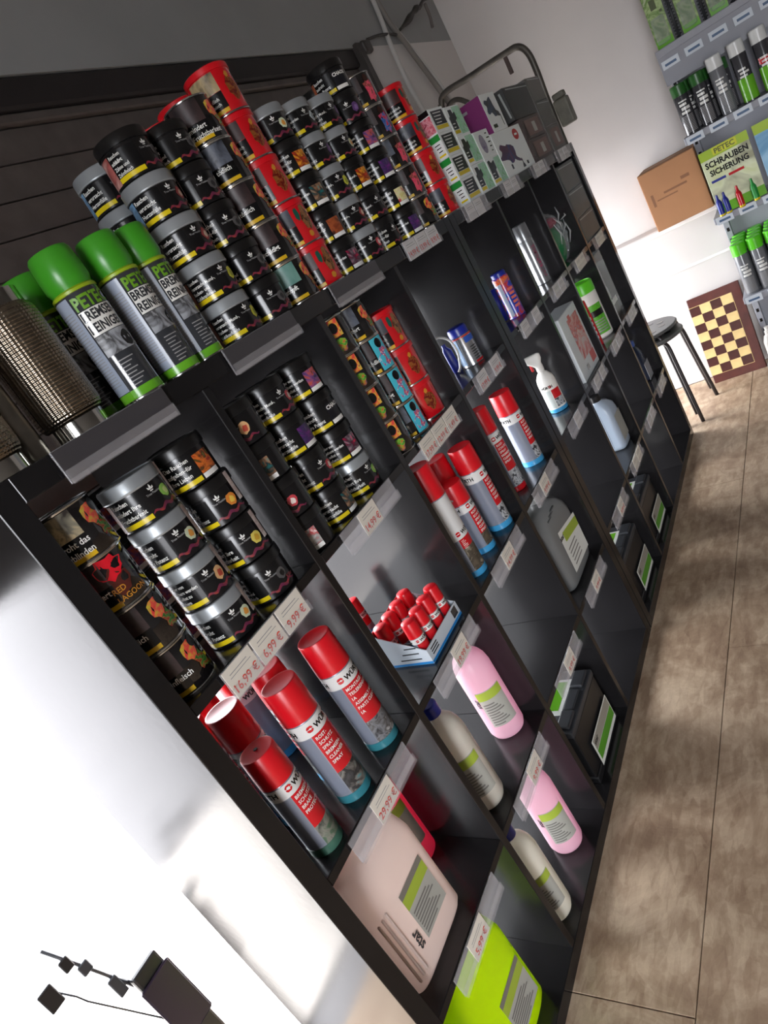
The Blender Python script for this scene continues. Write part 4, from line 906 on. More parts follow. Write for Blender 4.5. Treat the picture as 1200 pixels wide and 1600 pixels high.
# left side (facing the camera): slanted top, higher at the back
def side(xa, xb):
    V = []
    for x in (xa, xb): V += [(x, TY0, 0), (x, TY1, 0), (x, TY1, 0.088), (x, TY0, 0.034)]
    return V, [(0, 1, 2, 3), (7, 6, 5, 4), (0, 4, 5, 1), (1, 5, 6, 2), (2, 6, 7, 3), (3, 7, 4, 0)]
tri_panel(*side(TX0 - th, TX0), TRM, 'side_wall'); tri_panel(*side(TX1, TX1 + th), TRM, 'side_wall')
fw = link('front_wall', box_me(TX0 - th, TX1 + th, TY0 - th, TY0, 0, 0.034), TRM, tr)
link('back_wall', box_me(TX0 - th, TX1 + th, TY1, TY1 + th, 0, 0.088), TRI, tr)
link('blue_stripe', flat_me([rect(TX0 - th, TX1 + th, 0.0005, 0.0065)], 'y', TY0 - th - 0.0004), M('tray_blue', (30, 130, 200), 0.5), tr)
link('blue_stripe', flat_me([rect(TY0 - th, TY1 + th, 0.0005, 0.0065)[::-1]], 'x', TX0 - th - 0.0004), M('tray_blue', (30, 130, 200), 0.5), tr)
link('print_lines', flat_me([rect(TX0 + 0.01, TX0 + 0.04, 0.013 + 0.006 * k, 0.016 + 0.006 * k) for k in range(3)] + [rect(TX1 - 0.03, TX1 - 0.008, 0.01, 0.03)], 'y', TY0 - th - 0.0005), DG, tr)
link('print_lines', flat_me([rect(TY0 + 0.02, TY0 + 0.075 - 0.012 * k, 0.014 + 0.014 * k, 0.017 + 0.014 * k)[::-1] for k in range(4)], 'x', TX0 - th - 0.0005), DG, tr)
for j in (0, 2):
    for i in range(4):
        mini(TX0 + 0.0195 + i * 0.0385, TY0 + 0.0205 + j * 0.0375, Z2 + 0.0025, 'mini red-capped spray in the display tray, %s row, %s from the left' % (['front', 'middle', 'back'][j], ['first', 'second', 'third', 'fourth'][i]), -10 + 4 * i)
mini(0.655, 0.285, Z2, 'mini red-capped spray standing alone behind the display tray')

# small hose tin, fourth column
u = thing('additive_tin', 'small silver tin with blue cap and curved white hose', 'tin', (1.338, 0.066, Z1), camaz(1.338, 0.066))
r, h = 0.031, 0.088
link('body', lathe_me([(r - 0.001, 0), (r + 0.0006, 0.0006), (r, 0.003), (r, h - 0.003), (r + 0.0006, h - 0.001), (r - 0.001, h)], 32), M('tin_silver', (170, 172, 176), 0.22, metal=0.8), u)
link('cap', lathe_me([(r - 0.003, h - 0.001), (r - 0.003, h + 0.016), (r - 0.005, h + 0.022), (r - 0.009, h + 0.024), (0, h + 0.024)], 28), BLUEP, u)
link('label_panel', patch_me(r + 0.0004, -85, -32, 0.006, h - 0.006, 10), M('tin_pale_blue', (140, 168, 200), 0.3), u)
link('brand_panel', patch_me(r + 0.0004, 10, 80, h - 0.024, h - 0.008, 10), M('tin_blue', (40, 80, 170), 0.3), u)
link('red_band', patch_me(r + 0.0005, -85, 85, h - 0.006, h - 0.003, 16), REDP, u)
link('red_band', patch_me(r + 0.0005, 20, 85, 0.002, 0.008, 8), REDP, u)
link('text_lines', poly_me(r + 0.0005, 22, [rect(0, 0.02, 0.012 + 0.007 * k, 0.0145 + 0.007 * k) for k in range(6)]), BT, u)
link('flat_bottle', loft_me([(0.0, -0.048, 0.008, 0.012, 3, 0.0), (0.0, -0.048, 0.009, 0.013, 3, 0.003), (0.0, -0.050, 0.009, 0.013, 3, 0.065), (0, -0.052, 0.005, 0.006, 2, 0.076), (0, -0.052, 0.005, 0.006, 2, 0.085)], 20), BLUEP, u)
link('hose', tube_me(curve_pts([(0.02, -0.075, 0.108), (0.026, -0.052, 0.112), (0.036, -0.03, 0.092), (0.04, -0.025, 0.055), (0.04, -0.036, 0.018), (0.04, -0.046, 0.0045)], 7), 0.0035, 8), TUBEW, u)
# red-blue tall can
u = thing('additive_can', 'tall red and blue printed can with blue cap', 'can', (1.735, 0.055, Z1), camaz(1.735, 0.055))
r, h = 0.0265, 0.135
link('body', lathe_me([(r - 0.001, 0), (r + 0.0006, 0.0006), (r, 0.003), (r, h - 0.003), (r - 0.001, h)], 32), ART('redblue_print', [(30, 50, 150), (40, 70, 180), (200, 60, 40), (30, 40, 110)], 24, 0.2), u)
link('cap', lathe_me([(r - 0.003, h - 0.001), (r - 0.003, h + 0.012), (r - 0.006, h + 0.016), (0, h + 0.016)], 28), BLUEP, u)
link('silver_panel', patch_me(r + 0.0004, -40, -14, 0.006, h - 0.02, 6), SILV, u)
link('red_band', patch_me(r + 0.0004, -60, 70, h - 0.022, h - 0.004, 14), ART('red_orange_print', [(200, 40, 40), (220, 110, 50), (40, 50, 140)], 60, 0.25), u)
link('text_lines', poly_me(r + 0.0006, 14, [rect(0, 0.02, 0.03 + 0.014 * k, 0.038 + 0.014 * k) for k in range(5)]), M('print_salmon', (214, 110, 90), 0.3), u)
link('side_tube', tube_me([(0.0, -r - 0.012, 0.004), (0.0, -r - 0.012, 0.11)], 0.010, 12), BLUEP, u)
# tall silver tube can
u = thing('aerosol_tube', 'tall slim silver tube with dark upright lettering', 'can', (2.125, 0.07, Z1), camaz(2.125, 0.07))
r, h = 0.026, 0.222
link('body', lathe_me([(r - 0.002, 0), (r, 0.002), (r, 0.165), (r - 0.0008, 0.167)], 32), M('tube_silver', (176, 178, 180), 0.25, metal=0.7), u)
link('cap', lathe_me([(r - 0.001, 0.166), (r + 0.0003, 0.1665), (r - 0.001, h - 0.003), (r - 0.003, h), (0, h)], 32), M('tube_cap_grey', (140, 142, 144), 0.3, metal=0.6), u)
link('print', poly_me(r + 0.0005, 20, [rect(0.0, 0.014, 0.02 + 0.0125 * k, 0.029 + 0.0125 * k) for k in range(10)]), ART('tube_print', [(30, 30, 34), (90, 90, 94), (150, 40, 80), (24, 24, 28)], 60), u)
# bag
def crumple(sx, sy, sz, seed, amp=0.16, sub=4):
    rnd = random.Random(seed); bm = bmesh.new(); bmesh.ops.create_icosphere(bm, subdivisions=sub, radius=1)
    ph = [(Vector((rnd.uniform(-1, 1), rnd.uniform(-1, 1), rnd.uniform(-1, 1))).normalized(), rnd.uniform(4, 13), rnd.uniform(0, 6)) for _ in range(9)]
    for v in bm.verts:
        d = sum(abs(math.sin(k * v.co.dot(a) + p)) for a, k, p in ph) / 9 - 0.6 + (rnd.uniform(-0.09, 0.09) if sub > 3 else 0)
        q = 1 + amp * 2.2 * d
        v.co = Vector((v.co.x * sx * q, v.co.y * sy * q, max(-0.92, v.co.z * q) * sz))
    me = D.meshes.new('crumple'); bm.to_mesh(me); bm.free(); return me
u = thing('plastic_bag', 'crumpled clear plastic bag with green and red cloth inside', 'bag', (2.398, 0.075, Z1))
link('green_cloth', crumple(0.1, 0.046, 0.08, 3, 0.1, 3), M('green_cloth', (14, 120, 66), 0.7, var=0.2), u, loc=(-0.03, 0, 0.0705))
link('red_print', crumple(0.05, 0.03, 0.02, 5, 0.1, 3), M('wine_cloth', (130, 30, 60), 0.6), u, loc=(0.0, -0.015, 0.155))
link('bag_film', crumple(0.118, 0.054, 0.098, 11, 0.22, 4), CLEARBAG, u, loc=(0, 0, 0.094))
for q, (fx, fz, fl, fa) in enumerate([(0.02, 0.12, 0.09, 0.5), (0.05, 0.09, 0.08, 1.2), (-0.03, 0.14, 0.07, 2.2), (0.07, 0.15, 0.06, 0.2), (0.0, 0.17, 0.07, 0.9), (-0.07, 0.11, 0.08, 1.7)]):
    link('film_fold', tube_me([(fx - fl / 2 * math.cos(fa), -0.058 + 0.006 * (q % 2), fz - fl / 2 * math.sin(fa)), (fx, -0.066, fz), (fx + fl / 2 * math.cos(fa), -0.056, fz + fl / 2 * math.sin(fa))], [0.001, 0.0032, 0.0012], 6), FOLD, u)
link('bag_neck', tube_me([(-0.1, 0.0, 0.16), (-0.115, 0.0, 0.2), (-0.12, 0.0, 0.235), (-0.112, 0.0, 0.26)], [0.02, 0.012, 0.016, 0.024], 10), CLEARBAG, u)

# trigger spray bottle
u = thing('trigger_bottle', 'white trigger spray bottle with red panel and blue base', 'spray bottle', (1.757, 0.075, Z2), camaz(1.757, 0.075))
link('body', lathe_me([(0.028, 0), (0.031, 0.003), (0.031, 0.108), (0.028, 0.125), (0.018, 0.14), (0.012, 0.146), (0.012, 0.156)], 32), WHPL, u)
link('base_ring', lathe_me([(0.0285, 0), (0.0316, 0.002), (0.0316, 0.014), (0.031, 0.0145)], 32), BLUER, u)
link('red_panel', patch_me(0.0314, 0, 60, 0.05, 0.082, 8), REDP, u)
link('dark_picture', patch_me(0.0314, 0, 60, 0.02, 0.0495, 8), PICT['engine'], u)
link('grey_panel', patch_me(0.0314, -70, -4, 0.018, 0.082, 8), M('trigger_grey', (190, 196, 192), 0.4), u)
link('emblem', wlogo(0.0316, 4, 0.094, 0.005), REDP, u)
link('lettering', text_cyl(['WÜRTH'], 0.012, 0.0316, -60, 0.099), BT, u)
hd = link('spray_head', loft_me([(0, 0, 0.013, 0.013, 2, 0.152), (0, 0, 0.013, 0.013, 2, 0.166), (0, -0.004, 0.011, 0.016, 3, 0.176), (0, -0.010, 0.011, 0.028, 3.5, 0.19), (0, -0.012, 0.011, 0.031, 3.5, 0.206), (0, -0.012, 0.008, 0.026, 3, 0.21)], 24), WHPL, u)
link('nozzle', box_me(-0.007, 0.007, -0.048, -0.038, 0.19, 0.204, 0.002, 1), WHPL, hd)
link('trigger', box_me(-0.006, 0.006, -0.028, -0.019, 0.158, 0.186, 0.003, 2), REDP, hd)
# white boxed set with red picture
u = thing('boxed_set', 'tall white box with faded red picture on its front', 'box', (1.933, 0.016, Z2))
link('box_body', box_me(0, 0.225, 0, 0.075, 0, 0.245, 0.0015, 1), M('boxed_white', (206, 212, 214), 0.4), u)
link('photo_print', flat_me([rect(0.07, 0.205, 0.06, 0.215)], 'y', -0.0005), ART('boxed_photo', [(200, 190, 188), (206, 150, 146), (190, 60, 60), (170, 180, 186)], 18), u)
link('red_print', flat_me([rect(0.09, 0.12, 0.2, 0.226)], 'y', -0.0009), M('faded_red', (196, 90, 88), 0.5), u)
link('red_corner', flat_me([rect(0.15, 0.21, 0.02, 0.06)], 'y', -0.0009), M('faded_red', (196, 90, 88), 0.5), u)
link('print_mark', flat_me([rect(0.07, 0.1, 0.02, 0.04)], 'y', -0.0009), GT, u)
link('top_flap', box_me(0.004, 0.22, 0.004, 0.071, 0.245, 0.2465), M('box_flap', (160, 164, 166), 0.4), u)
# green-lidded canister with red slim stick
u = thing('wipe_canister', 'white canister with green lid and green printed label', 'canister', (2.47, 0.07, Z2), camaz(2.47, 0.07))
r = 0.05
link('body', lathe_me([(r - 0.006, 0), (r, 0.006), (r, 0.19), (r - 0.002, 0.195)], 36), WHPL, u)
link('lid', lathe_me([(r - 0.001, 0.194), (r + 0.001, 0.195), (r + 0.001, 0.235), (r - 0.002, 0.24), (r - 0.006, 0.2405), (r - 0.007, 0.238), (0, 0.238)], 36), GBRIGHT, u)
link('green_label', patch_me(r + 0.0005, -25, 60, 0.02, 0.145, 14), ART('canister_green', [(70, 150, 30), (90, 180, 40), (50, 120, 30)], 30), u)
link('dark_band', patch_me(r + 0.0009, -25, 60, 0.095, 0.12, 14), BT, u)
link('text_lines', poly_me(r + 0.001, -14, [rect(0, 0.055, 0.03 + 0.011 * k, 0.035 + 0.011 * k) for k in range(5)]), GT, u)
u = thing('sealant_stick', 'slim red and white upright stick beside the green-lidded canister', 'tube', (2.352, 0.05, Z2), camaz(2.352, 0.05))
link('stick_body', lathe_me([(0.011, 0), (0.013, 0.002), (0.013, 0.13), (0.012, 0.15), (0.009, 0.152)], 20), REDP, u)
link('stick_cap', lathe_me([(0.009, 0.15), (0.0115, 0.151), (0.0105, 0.188), (0.008, 0.191), (0, 0.191)], 20), REDCAP, u)
link('white_print', poly_me(0.0135, -10, [rect(-0.006, 0.008, 0.03 + 0.02 * k, 0.042 + 0.02 * k) for k in range(5)]), WT, u)
# clear blister case
u = thing('blister_case', 'tall clear plastic case with small grey parts inside', 'case', (2.66, 0.03, Z2))
link('case_shell', box_me(0, 0.13, 0, 0.07, 0, 0.285, 0.004, 2), CLEARBOX, u)
link('insert_card', box_me(0.012, 0.118, 0.052, 0.06, 0.06, 0.2, 0.001, 1), ART('case_print', [(70, 70, 74), (130, 126, 120), (150, 110, 70), (50, 50, 54)], 30), u)
link('base_block', box_me(0.01, 0.12, 0.01, 0.06, 0.003, 0.05, 0.003, 1), BLKP, u)
link('label_strip', box_me(0.012, 0.118, 0.008, 0.0095, 0.052, 0.075), STICK, u)
link('part_inside', lathe_me([(0.016, 0), (0.018, 0.002), (0.016, 0.05), (0.008, 0.07), (0.008, 0.1), (0, 0.101)], 20), M('part_grey', (140, 142, 146), 0.3, metal=0.5), u, loc=(0.06, 0.03, 0.08))

# ----- canisters
Z3, Z4 = ZB[3], ZB[4]
def label_flat(u, x0, x1, z0, z1, y, star=True):
    l = link('label', flat_me([rect(x0, x1, z0, z1)], 'y', y), STICKG, u)
    w_ = x1 - x0; h_ = z1 - z0
    link('green_band', flat_me([rect(x0, x1, z1 - 0.34 * h_, z1 - 0.12 * h_)], 'y', y - 0.0004), LIME, l)
    link('grey_band', flat_me([rect(x0, x1, z1 - 0.12 * h_, z1)], 'y', y - 0.0004), M('label_taupe', (120, 116, 108), 0.5), l)
    link('text_lines', flat_me([rect(x0 + 0.06 * w_, x0 + (0.6 + 0.34 * ((k * 3) % 4) / 4) * w_, z0 + (0.06 + 0.066 * k) * h_, z0 + (0.09 + 0.066 * k) * h_) for k in range(8)], 'y', y - 0.0004), M('label_text', (110, 108, 104), 0.5), l)
    if star:
        TV, TF = text_2d(['star'], 0.026, 1.1, 'l')
        link('brand', me_from('t', [(x0 - 0.03 - b, y - 0.0006, z0 + 0.004 + a) for a, b in TV], TF), DG, l)
    return l
def canister(x, y, z, w_, d, h, mat, capmat, label, sticker, ribs=True, cap_left=True):
    """jerrycan: bevelled body, sloped shoulder, handle with gap, screw cap"""
    u = thing('canister', label, 'canister', (x, y, z))
    hs = h * 0.80
    link('body', loft_me([(w_ / 2, d / 2, w_ / 2 - 0.012, d / 2 - 0.012, 5, 0), (w_ / 2, d / 2, w_ / 2 - 0.003, d / 2 - 0.003, 6, 0.005), (w_ / 2, d / 2, w_ / 2, d / 2, 7, 0.014), (w_ / 2, d / 2, w_ / 2, d / 2, 7, hs - 0.02), (w_ / 2, d / 2, w_ / 2 - 0.003, d / 2 - 0.003, 6, hs), (w_ / 2 + 0.004, d / 2, w_ / 2 - 0.010, d / 2 - 0.010, 5, hs + 0.02), (w_ / 2 + 0.006, d / 2, w_ / 2 - 0.022, d / 2 - 0.026, 4, hs + 0.034)], 44, True, 50), mat, u)
    hx0, hx1 = 0.3 * w_, 0.93 * w_
    link('handle', tube_me(curve_pts([(hx0, d / 2, hs + 0.03), (hx0 + 0.006, d / 2, h - 0.016), (hx0 + 0.03, d / 2, h - 0.006), (hx1 - 0.03, d / 2, h - 0.006), (hx1 - 0.006, d / 2, h - 0.03), (hx1, d / 2, hs + 0.02)], 5), 0.0145, 12), mat, u)
    cx = 0.13 * w_ if cap_left else 0.8 * w_
    nk = link('neck', lathe_me([(0.019, 0), (0.019, 0.03)], 24), mat, u, loc=(cx + 0.006, d / 2, hs + 0.02))
    link('cap', lathe_me([(0.022, 0.028), (0.0225, 0.03), (0.0225, 0.05), (0.02, 0.053), (0, 0.053)], 24), capmat, u, loc=(cx + 0.006, d / 2, hs + 0.02))
    if ribs:
        for k in range(3):
            link('rib', cached(('rib', h), lambda: box_me(0, 0.005, -0.0028, 0.004, 0.03, hs - 0.05, 0.0024, 2)), mat, u, loc=(0.012 + 0.012 * k, 0, 0))
    sticker(u)
    return u
def st1(u): label_flat(u, 0.075, 0.158, 0.055, 0.165, -0.0012)
canister(0.055, 0.035, Z3, 0.19, 0.13, 0.285, CREAM, REDCAP, 'natural white canister with red cap and green label', st1)
def st2(u):
    l = label_flat(u, 0.1, 0.2, 0.04, 0.15, -0.0012)
canister(0.06, 0.035, Z4, 0.222, 0.14, 0.292, YELCAN, YELCAN, 'neon yellow-green canister in the bottom left compartment', st2, False)
u = thing('bottle', 'dark pink bottle half hidden behind the natural white canister', 'bottle', (0.325, 0.185, Z3), camaz(0.325, 0.185))
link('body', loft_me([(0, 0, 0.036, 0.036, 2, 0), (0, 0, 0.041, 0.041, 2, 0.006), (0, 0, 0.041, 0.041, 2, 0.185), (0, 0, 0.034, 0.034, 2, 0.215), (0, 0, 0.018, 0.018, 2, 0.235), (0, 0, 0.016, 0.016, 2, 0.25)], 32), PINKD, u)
link('cap', lathe_me([(0.018, 0.246), (0.0185, 0.247), (0.0185, 0.268), (0, 0.269)], 24), REDCAP, u)
link('label', patch_me(0.0416, -40, 50, 0.05, 0.16, 12), STICKG, u)
link('green_band', patch_me(0.0419, -40, 50, 0.135, 0.16, 12), LIME, u)
def rbottle(x, y, z, mat, capmat, label, delta, h=0.278, r=0.0445):
    u = thing('bottle', label, 'bottle', (x, y, z), camaz(x, y) + R_(delta), 'one-litre bottles on the shelf')
    q = h / 0.275
    link('body', cached(('rb', r, h), lambda: lathe_me([(r - 0.012, 0), (r - 0.004, 0.003), (r, 0.014), (r, 0.19 * q), (r - 0.003, 0.208 * q), (r - 0.009, 0.222 * q), (r - 0.019, 0.234 * q), (0.0165, 0.24 * q), (0.0165, 0.25 * q)], 36, True, 60)), mat, u)
    link('cap', cached(('rc', h), lambda: lathe_me([(0.018, 0.246 * q), (0.0195, 0.247 * q), (0.0195, 0.272 * q), (0.017, h), (0, h)], 28)), capmat, u)
    l = link('label', cached(('rl', r), lambda: patch_me(r + 0.0004, -40, 46, 0.045, 0.15, 14)), STICKG, u)
    link('green_band', cached(('rg', r), lambda: patch_me(r + 0.0008, -40, 46, 0.125, 0.148, 14)), LIME, l)
    link('text_lines', cached(('rt', r), lambda: poly_me(r + 0.0008, -36, [rect(0.002, 0.03 + 0.022 * ((k * 3) % 4) / 4, 0.05 + 0.0075 * k, 0.0535 + 0.0075 * k) for k in range(9)])), M('label_text', (110, 108, 104), 0.5), l)
    link('brand', cached(('rs', r), lambda: text_up_cyl(['star'], 0.017, r + 0.0008, -58, 0.105)), DG, l)
    return u
rbottle(0.672, 0.085, Z3, PINKL, REDCAP, 'upper pink bottle with red cap under the 19,99 card', 0)
rbottle(0.470, 0.070, Z3, WHPLT, BLUEP, 'upper white bottle with blue cap below the display tray', -2)
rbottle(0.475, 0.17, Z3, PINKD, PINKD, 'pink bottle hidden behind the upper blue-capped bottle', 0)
rbottle(0.630, 0.080, Z4, PINKL, REDCAP, 'lower pink bottle standing in the bottom row', 0)
rbottle(0.455, 0.066, Z4, WHPLT, BLUEP, 'lower white bottle with blue cap in the bottom row', -2)
# grey oil canister
u = thing('canister', 'dark grey oil canister with slanted white label', 'canister', (1.178, 0.028, Z3))
link('body', loft_me([(0.11, 0.05, 0.098, 0.038, 5, 0), (0.11, 0.05, 0.108, 0.048, 6, 0.006), (0.11, 0.05, 0.11, 0.05, 6, 0.016), (0.11, 0.05, 0.11, 0.05, 6, 0.175), (0.108, 0.05, 0.107, 0.048, 5, 0.2), (0.1, 0.05, 0.095, 0.042, 4, 0.228), (0.088, 0.05, 0.072, 0.032, 3.5, 0.248), (0.08, 0.05, 0.045, 0.022, 3, 0.256)], 44, True, 55), GREYCAN, u)
for k in range(3): link('grip_groove', box_me(0.05 + 0.022 * k, 0.085 + 0.022 * k, 0.004, 0.012, 0.215 + 0.005 * k, 0.221 + 0.005 * k, 0.002, 1), M('canister_groove', (84, 86, 86), 0.4), u)
link('neck', lathe_me([(0.017, 0), (0.017, 0.012)], 24), GREYCAN, u, loc=(0.125, 0.05, 0.248))
link('cap', lathe_me([(0.02, 0.0), (0.0205, 0.001), (0.0205, 0.022), (0.017, 0.025), (0, 0.025)], 24), M('cap_pale_grey', (180, 180, 178), 0.3, metal=0.5), u, loc=(0.125, 0.05, 0.258))
l = link('label', flat_me([[(0.052, 0.035), (0.205, 0.03), (0.212, 0.15), (0.06, 0.172)]], 'y', -0.0012), STICK, u)
link('green_band', flat_me([[(0.085, 0.125), (0.208, 0.108), (0.211, 0.138), (0.086, 0.156)]], 'y', -0.0016), LIME, l)
link('text_lines', flat_me([rect(0.075, 0.15 + 0.04 * ((k * 3) % 3) / 3, 0.048 + 0.013 * k, 0.052 + 0.013 * k) for k in range(5)], 'y', -0.0016), M('label_text', (110, 108, 104), 0.5), l)
link('brand', text_flat(['star'], 0.02, 0.056, 0.158, -0.0018, 'y'), DG, l)
# silver-blue oil bottle
u = thing('oil_bottle', 'silver-blue flat oil bottle with black cap', 'bottle', (2.08, 0.035, Z3))
link('body', loft_me([(0.055, 0.045, 0.046, 0.038, 4, 0), (0.055, 0.045, 0.054, 0.044, 5, 0.006), (0.055, 0.045, 0.055, 0.045, 5, 0.016), (0.055, 0.045, 0.055, 0.045, 5, 0.15), (0.055, 0.045, 0.052, 0.042, 4, 0.175), (0.046, 0.045, 0.036, 0.03, 3, 0.2), (0.036, 0.045, 0.019, 0.019, 2, 0.212), (0.036, 0.045, 0.017, 0.017, 2, 0.222)], 40, True, 55), SILVB, u)
link('cap', lathe_me([(0.02, 0), (0.0205, 0.001), (0.0205, 0.022), (0.018, 0.025), (0, 0.025)], 24), BLKP, u, loc=(0.036, 0.045, 0.214))
link('label', flat_me([rect(0.018, 0.1, 0.03, 0.14)], 'y', -0.0008), STICKG, u)
link('seam_line', flat_me([rect(0.0435, 0.0445, 0.012, 0.16)[::-1]], 'x', -0.0006), DG, u)
# far small bottle with card
u = thing('oil_bottle', 'small dark blue bottle in the far end compartment', 'bottle', (2.80, 0.075, Z3))
link('body', loft_me([(0, 0, 0.034, 0.028, 3, 0), (0, 0, 0.04, 0.034, 3, 0.006), (0, 0, 0.04, 0.034, 3, 0.13), (0, 0, 0.03, 0.026, 2.5, 0.155), (0, 0, 0.017, 0.017, 2, 0.17), (0, 0, 0.017, 0.017, 2, 0.18)], 32), DKBLUE, u)
link('cap', lathe_me([(0.02, 0.172), (0.0205, 0.173), (0.0205, 0.196), (0, 0.198)], 24), M('cap_blue', (60, 90, 160), 0.3), u)
link('white_label', box_me(-0.042, 0.04, -0.0365, -0.0345, 0.004, 0.085, 0.0005, 1), M('bottle_label', (150, 150, 156), 0.5), u)

# ----- car batteries
def battery(x, z, label, w_=0.235):
    u = thing('car_battery', label, 'battery', (x, 0.03, z), 0, 'car batteries in the bottom row')
    d = 0.17; h = 0.165
    link('case', cached('bat1', lambda: box_me(0, w_, 0, d, 0, h, 0.004, 2)), BLKP, u)
    link('foot_rail', cached('bat2', lambda: box_me(-0.004, w_ + 0.004, -0.006, d + 0.004, 0, 0.022, 0.003, 1)), BLKP, u)
    link('lid', cached('bat3', lambda: box_me(-0.002, w_ + 0.002, -0.002, d + 0.002, h, h + 0.02, 0.004, 2)), DKP, u)
    link('terminal_cover', cached('bat4', lambda: box_me(0, 0.062, 0, 0.036, 0, 0.010, 0.003, 2)), DKP, u, loc=(0.01, 0.006, h + 0.0205))
    link('terminal_cover', cached('bat4', None), DKP, u, loc=(w_ - 0.072, 0.006, h + 0.0205))
    link('center_cover', cached('bat5', lambda: box_me(0, 0.075, 0, 0.03, 0, 0.006, 0.003, 2)), DKP, u, loc=(0.08, 0.012, h + 0.0205))
    t = link('top_label', cached('bat6', lambda: flat_me([[(0.062, 0.046), (0.2, 0.046), (0.2, 0.098), (0.062, 0.098)]], 'z', h + 0.0208)), STICK, u)
    link('green_field', cached('bat7', lambda: flat_me([[(0.08, 0.058), (0.19, 0.058), (0.19, 0.086), (0.08, 0.086)]], 'z', h + 0.0212)), GREENP, t)
    f = link('front_label', cached('bat8', lambda: flat_me([rect(0.048, 0.226, 0.012, 0.096)], 'y', -0.0068)), STICK, u)
    link('green_field', cached('bat9', lambda: flat_me([rect(0.056, 0.222, 0.026, 0.058)], 'y', -0.0074)), M('battery_green', (84, 150, 40), 0.45), f)
    link('grey_field', cached('bat10', lambda: flat_me([rect(0.056, 0.222, 0.06, 0.092)], 'y', -0.0074)), M('battery_taupe', (150, 146, 134), 0.5), f)
    link('brand', cached('bat11', lambda: text_flat(['star'], 0.02, 0.06, 0.088, -0.0078, 'y')), DG, f)
    link('handle', cached('bat12', lambda: tube_me(curve_pts([(0.006, 0.125, h + 0.016), (0.008, 0.12, h + 0.027), (0.118, 0.118, h + 0.028), (w_ - 0.008, 0.12, h + 0.027), (w_ - 0.006, 0.125, h + 0.016)], 5), 0.0035, 8)), BLKP, u)
    return u
battery(0.806, Z4, 'nearest car battery with green and white label')
battery(1.568, Z4, 'middle car battery, first of the two side by side')
battery(1.930, Z4, 'farthest car battery, next to the white disc')
u = thing('white_disc', 'round white disc leaning in the bottom compartment past the batteries', 'disc', (2.228, 0.14, Z4))
link('rim', lathe_me([(0.0, 0), (0.075, 0), (0.08, 0.004), (0.075, 0.012), (0.0, 0.012)], 36), WHPL, u, loc=(0.012, 0, 0.081), rot=(0, R_(84), 0))
link('hub', lathe_me([(0.02, 0.012), (0.018, 0.018), (0, 0.018)], 20), GT, u, loc=(0.012, 0, 0.081), rot=(0, R_(84), 0))

# ================================================================== FAR END: RACK, BOX, CHESS CASE, STOOLS, TUBE FRAME
RX1, RX0, RY1, RY0 = XE - 0.142, 3.30, -0.345, -1.35
rk = thing('metal_rack', 'grey perforated metal rack against the end wall', 'rack', (0, 0, 0))
link('back_panel', box_me(RX1 - 0.02, RX1, RY0, RY1, 0.03, 1.98, 0.001, 1), PEGM, rk)
def upright(y):
    o = link('upright', box_me(RX1 - 0.055, RX1 - 0.02, y - 0.028, y, 0.0, 2.0, 0.002, 1), RACKM, rk)
    for k in range(34): link('slot', cached('slot', lambda: box_me(-0.0008, 0.0, -0.006, 0.006, 0, 0.018)), BT, o, loc=(RX1 - 0.055, y - 0.014, 0.06 + k * 0.055))
upright(RY1); upright(-0.99)
LEV = [(1.60, 'top'), (1.225, 'cans'), (0.845, 'cards'), (0.44, 'low'), (0.075, 'base')]
for z, n in LEV:
    d0 = RX0 + (0.09 if n == 'top' else 0.0)
    s = link('shelf_tray', box_me(d0, RX1 - 0.055, RY0, RY1, z - 0.03, z, 0.002, 1), RACKM, rk)
    if n == 'top': link('fascia', box_me(d0 + 0.004, d0 + 0.008, RY0, RY1, z - 0.15, z - 0.03, 0.0008, 1), PEGM, rk)
    if n != 'base':
        for k in range(8):
            yc = RY1 - 0.045 - k * 0.098
            lb = link('price_label', cached('rlabel', lambda: box_me(-0.002, 0.0, -0.036, 0.036, -0.034, 0.0, 0.0004, 1)), M('rack_label', (206, 214, 222), 0.5), s, loc=(d0 - 0.001, yc, z - (0.05 if n == 'top' else 0.001)))
            link('print_line', cached('rlp', lambda: flat_me([rect(-0.024, 0.024, -0.024, -0.014)], 'x', -0.0026)), M('rack_ink', (70, 96, 130), 0.5), lb)
def rackcan(x, y, z, cap, body, label, h=0.235, style='stripes'):
    u = thing('spray_can', label, 'spray can', (x, y, z), camaz(x, y) + R_(4), 'spray cans on the grey rack')
    r = 0.031
    link('body', cached(('kb', body.name, h), lambda: lathe_me([(r - 0.002, 0), (r, 0.002), (r, h * 0.76), (r - 0.002, h * 0.79)], 28)), body, u)
    link('cap', cached(('kc', cap.name, h), lambda: lathe_me([(r - 0.0015, h * 0.78), (r + 0.0005, h * 0.782), (r, h - 0.004), (r - 0.003, h), (0, h)], 28)), cap, u)
    if style == 'stripes':
        link('stripe_print', cached(('ks', h), lambda: poly_me(r + 0.0004, -40, [rect(-0.004, 0.044, 0.012 + 0.006 * k, 0.0145 + 0.006 * k) for k in range(12)])), GT, u)
        link('white_print', cached(('kw', h), lambda: poly_me(r + 0.0004, -36, [rect(0, 0.036, 0.09, 0.1), rect(0.004, 0.04, 0.106, 0.118), rect(0, 0.03, 0.124, 0.134), rect(0, 0.036, 0.14, 0.146)])), WT, u)
    else:
        link('green_print', cached(('kg', h), lambda: patch_me(r + 0.0004, -80, 80, 0.006, h * 0.4, 16)), GREENP, u)
        link('white_print', cached(('kw2', h), lambda: poly_me(r + 0.0006, -36, [rect(0, 0.03, 0.1, 0.108), rect(0.004, 0.04, 0.114, 0.122), rect(0, 0.03, 0.128, 0.136)])), WT, u)
    return u
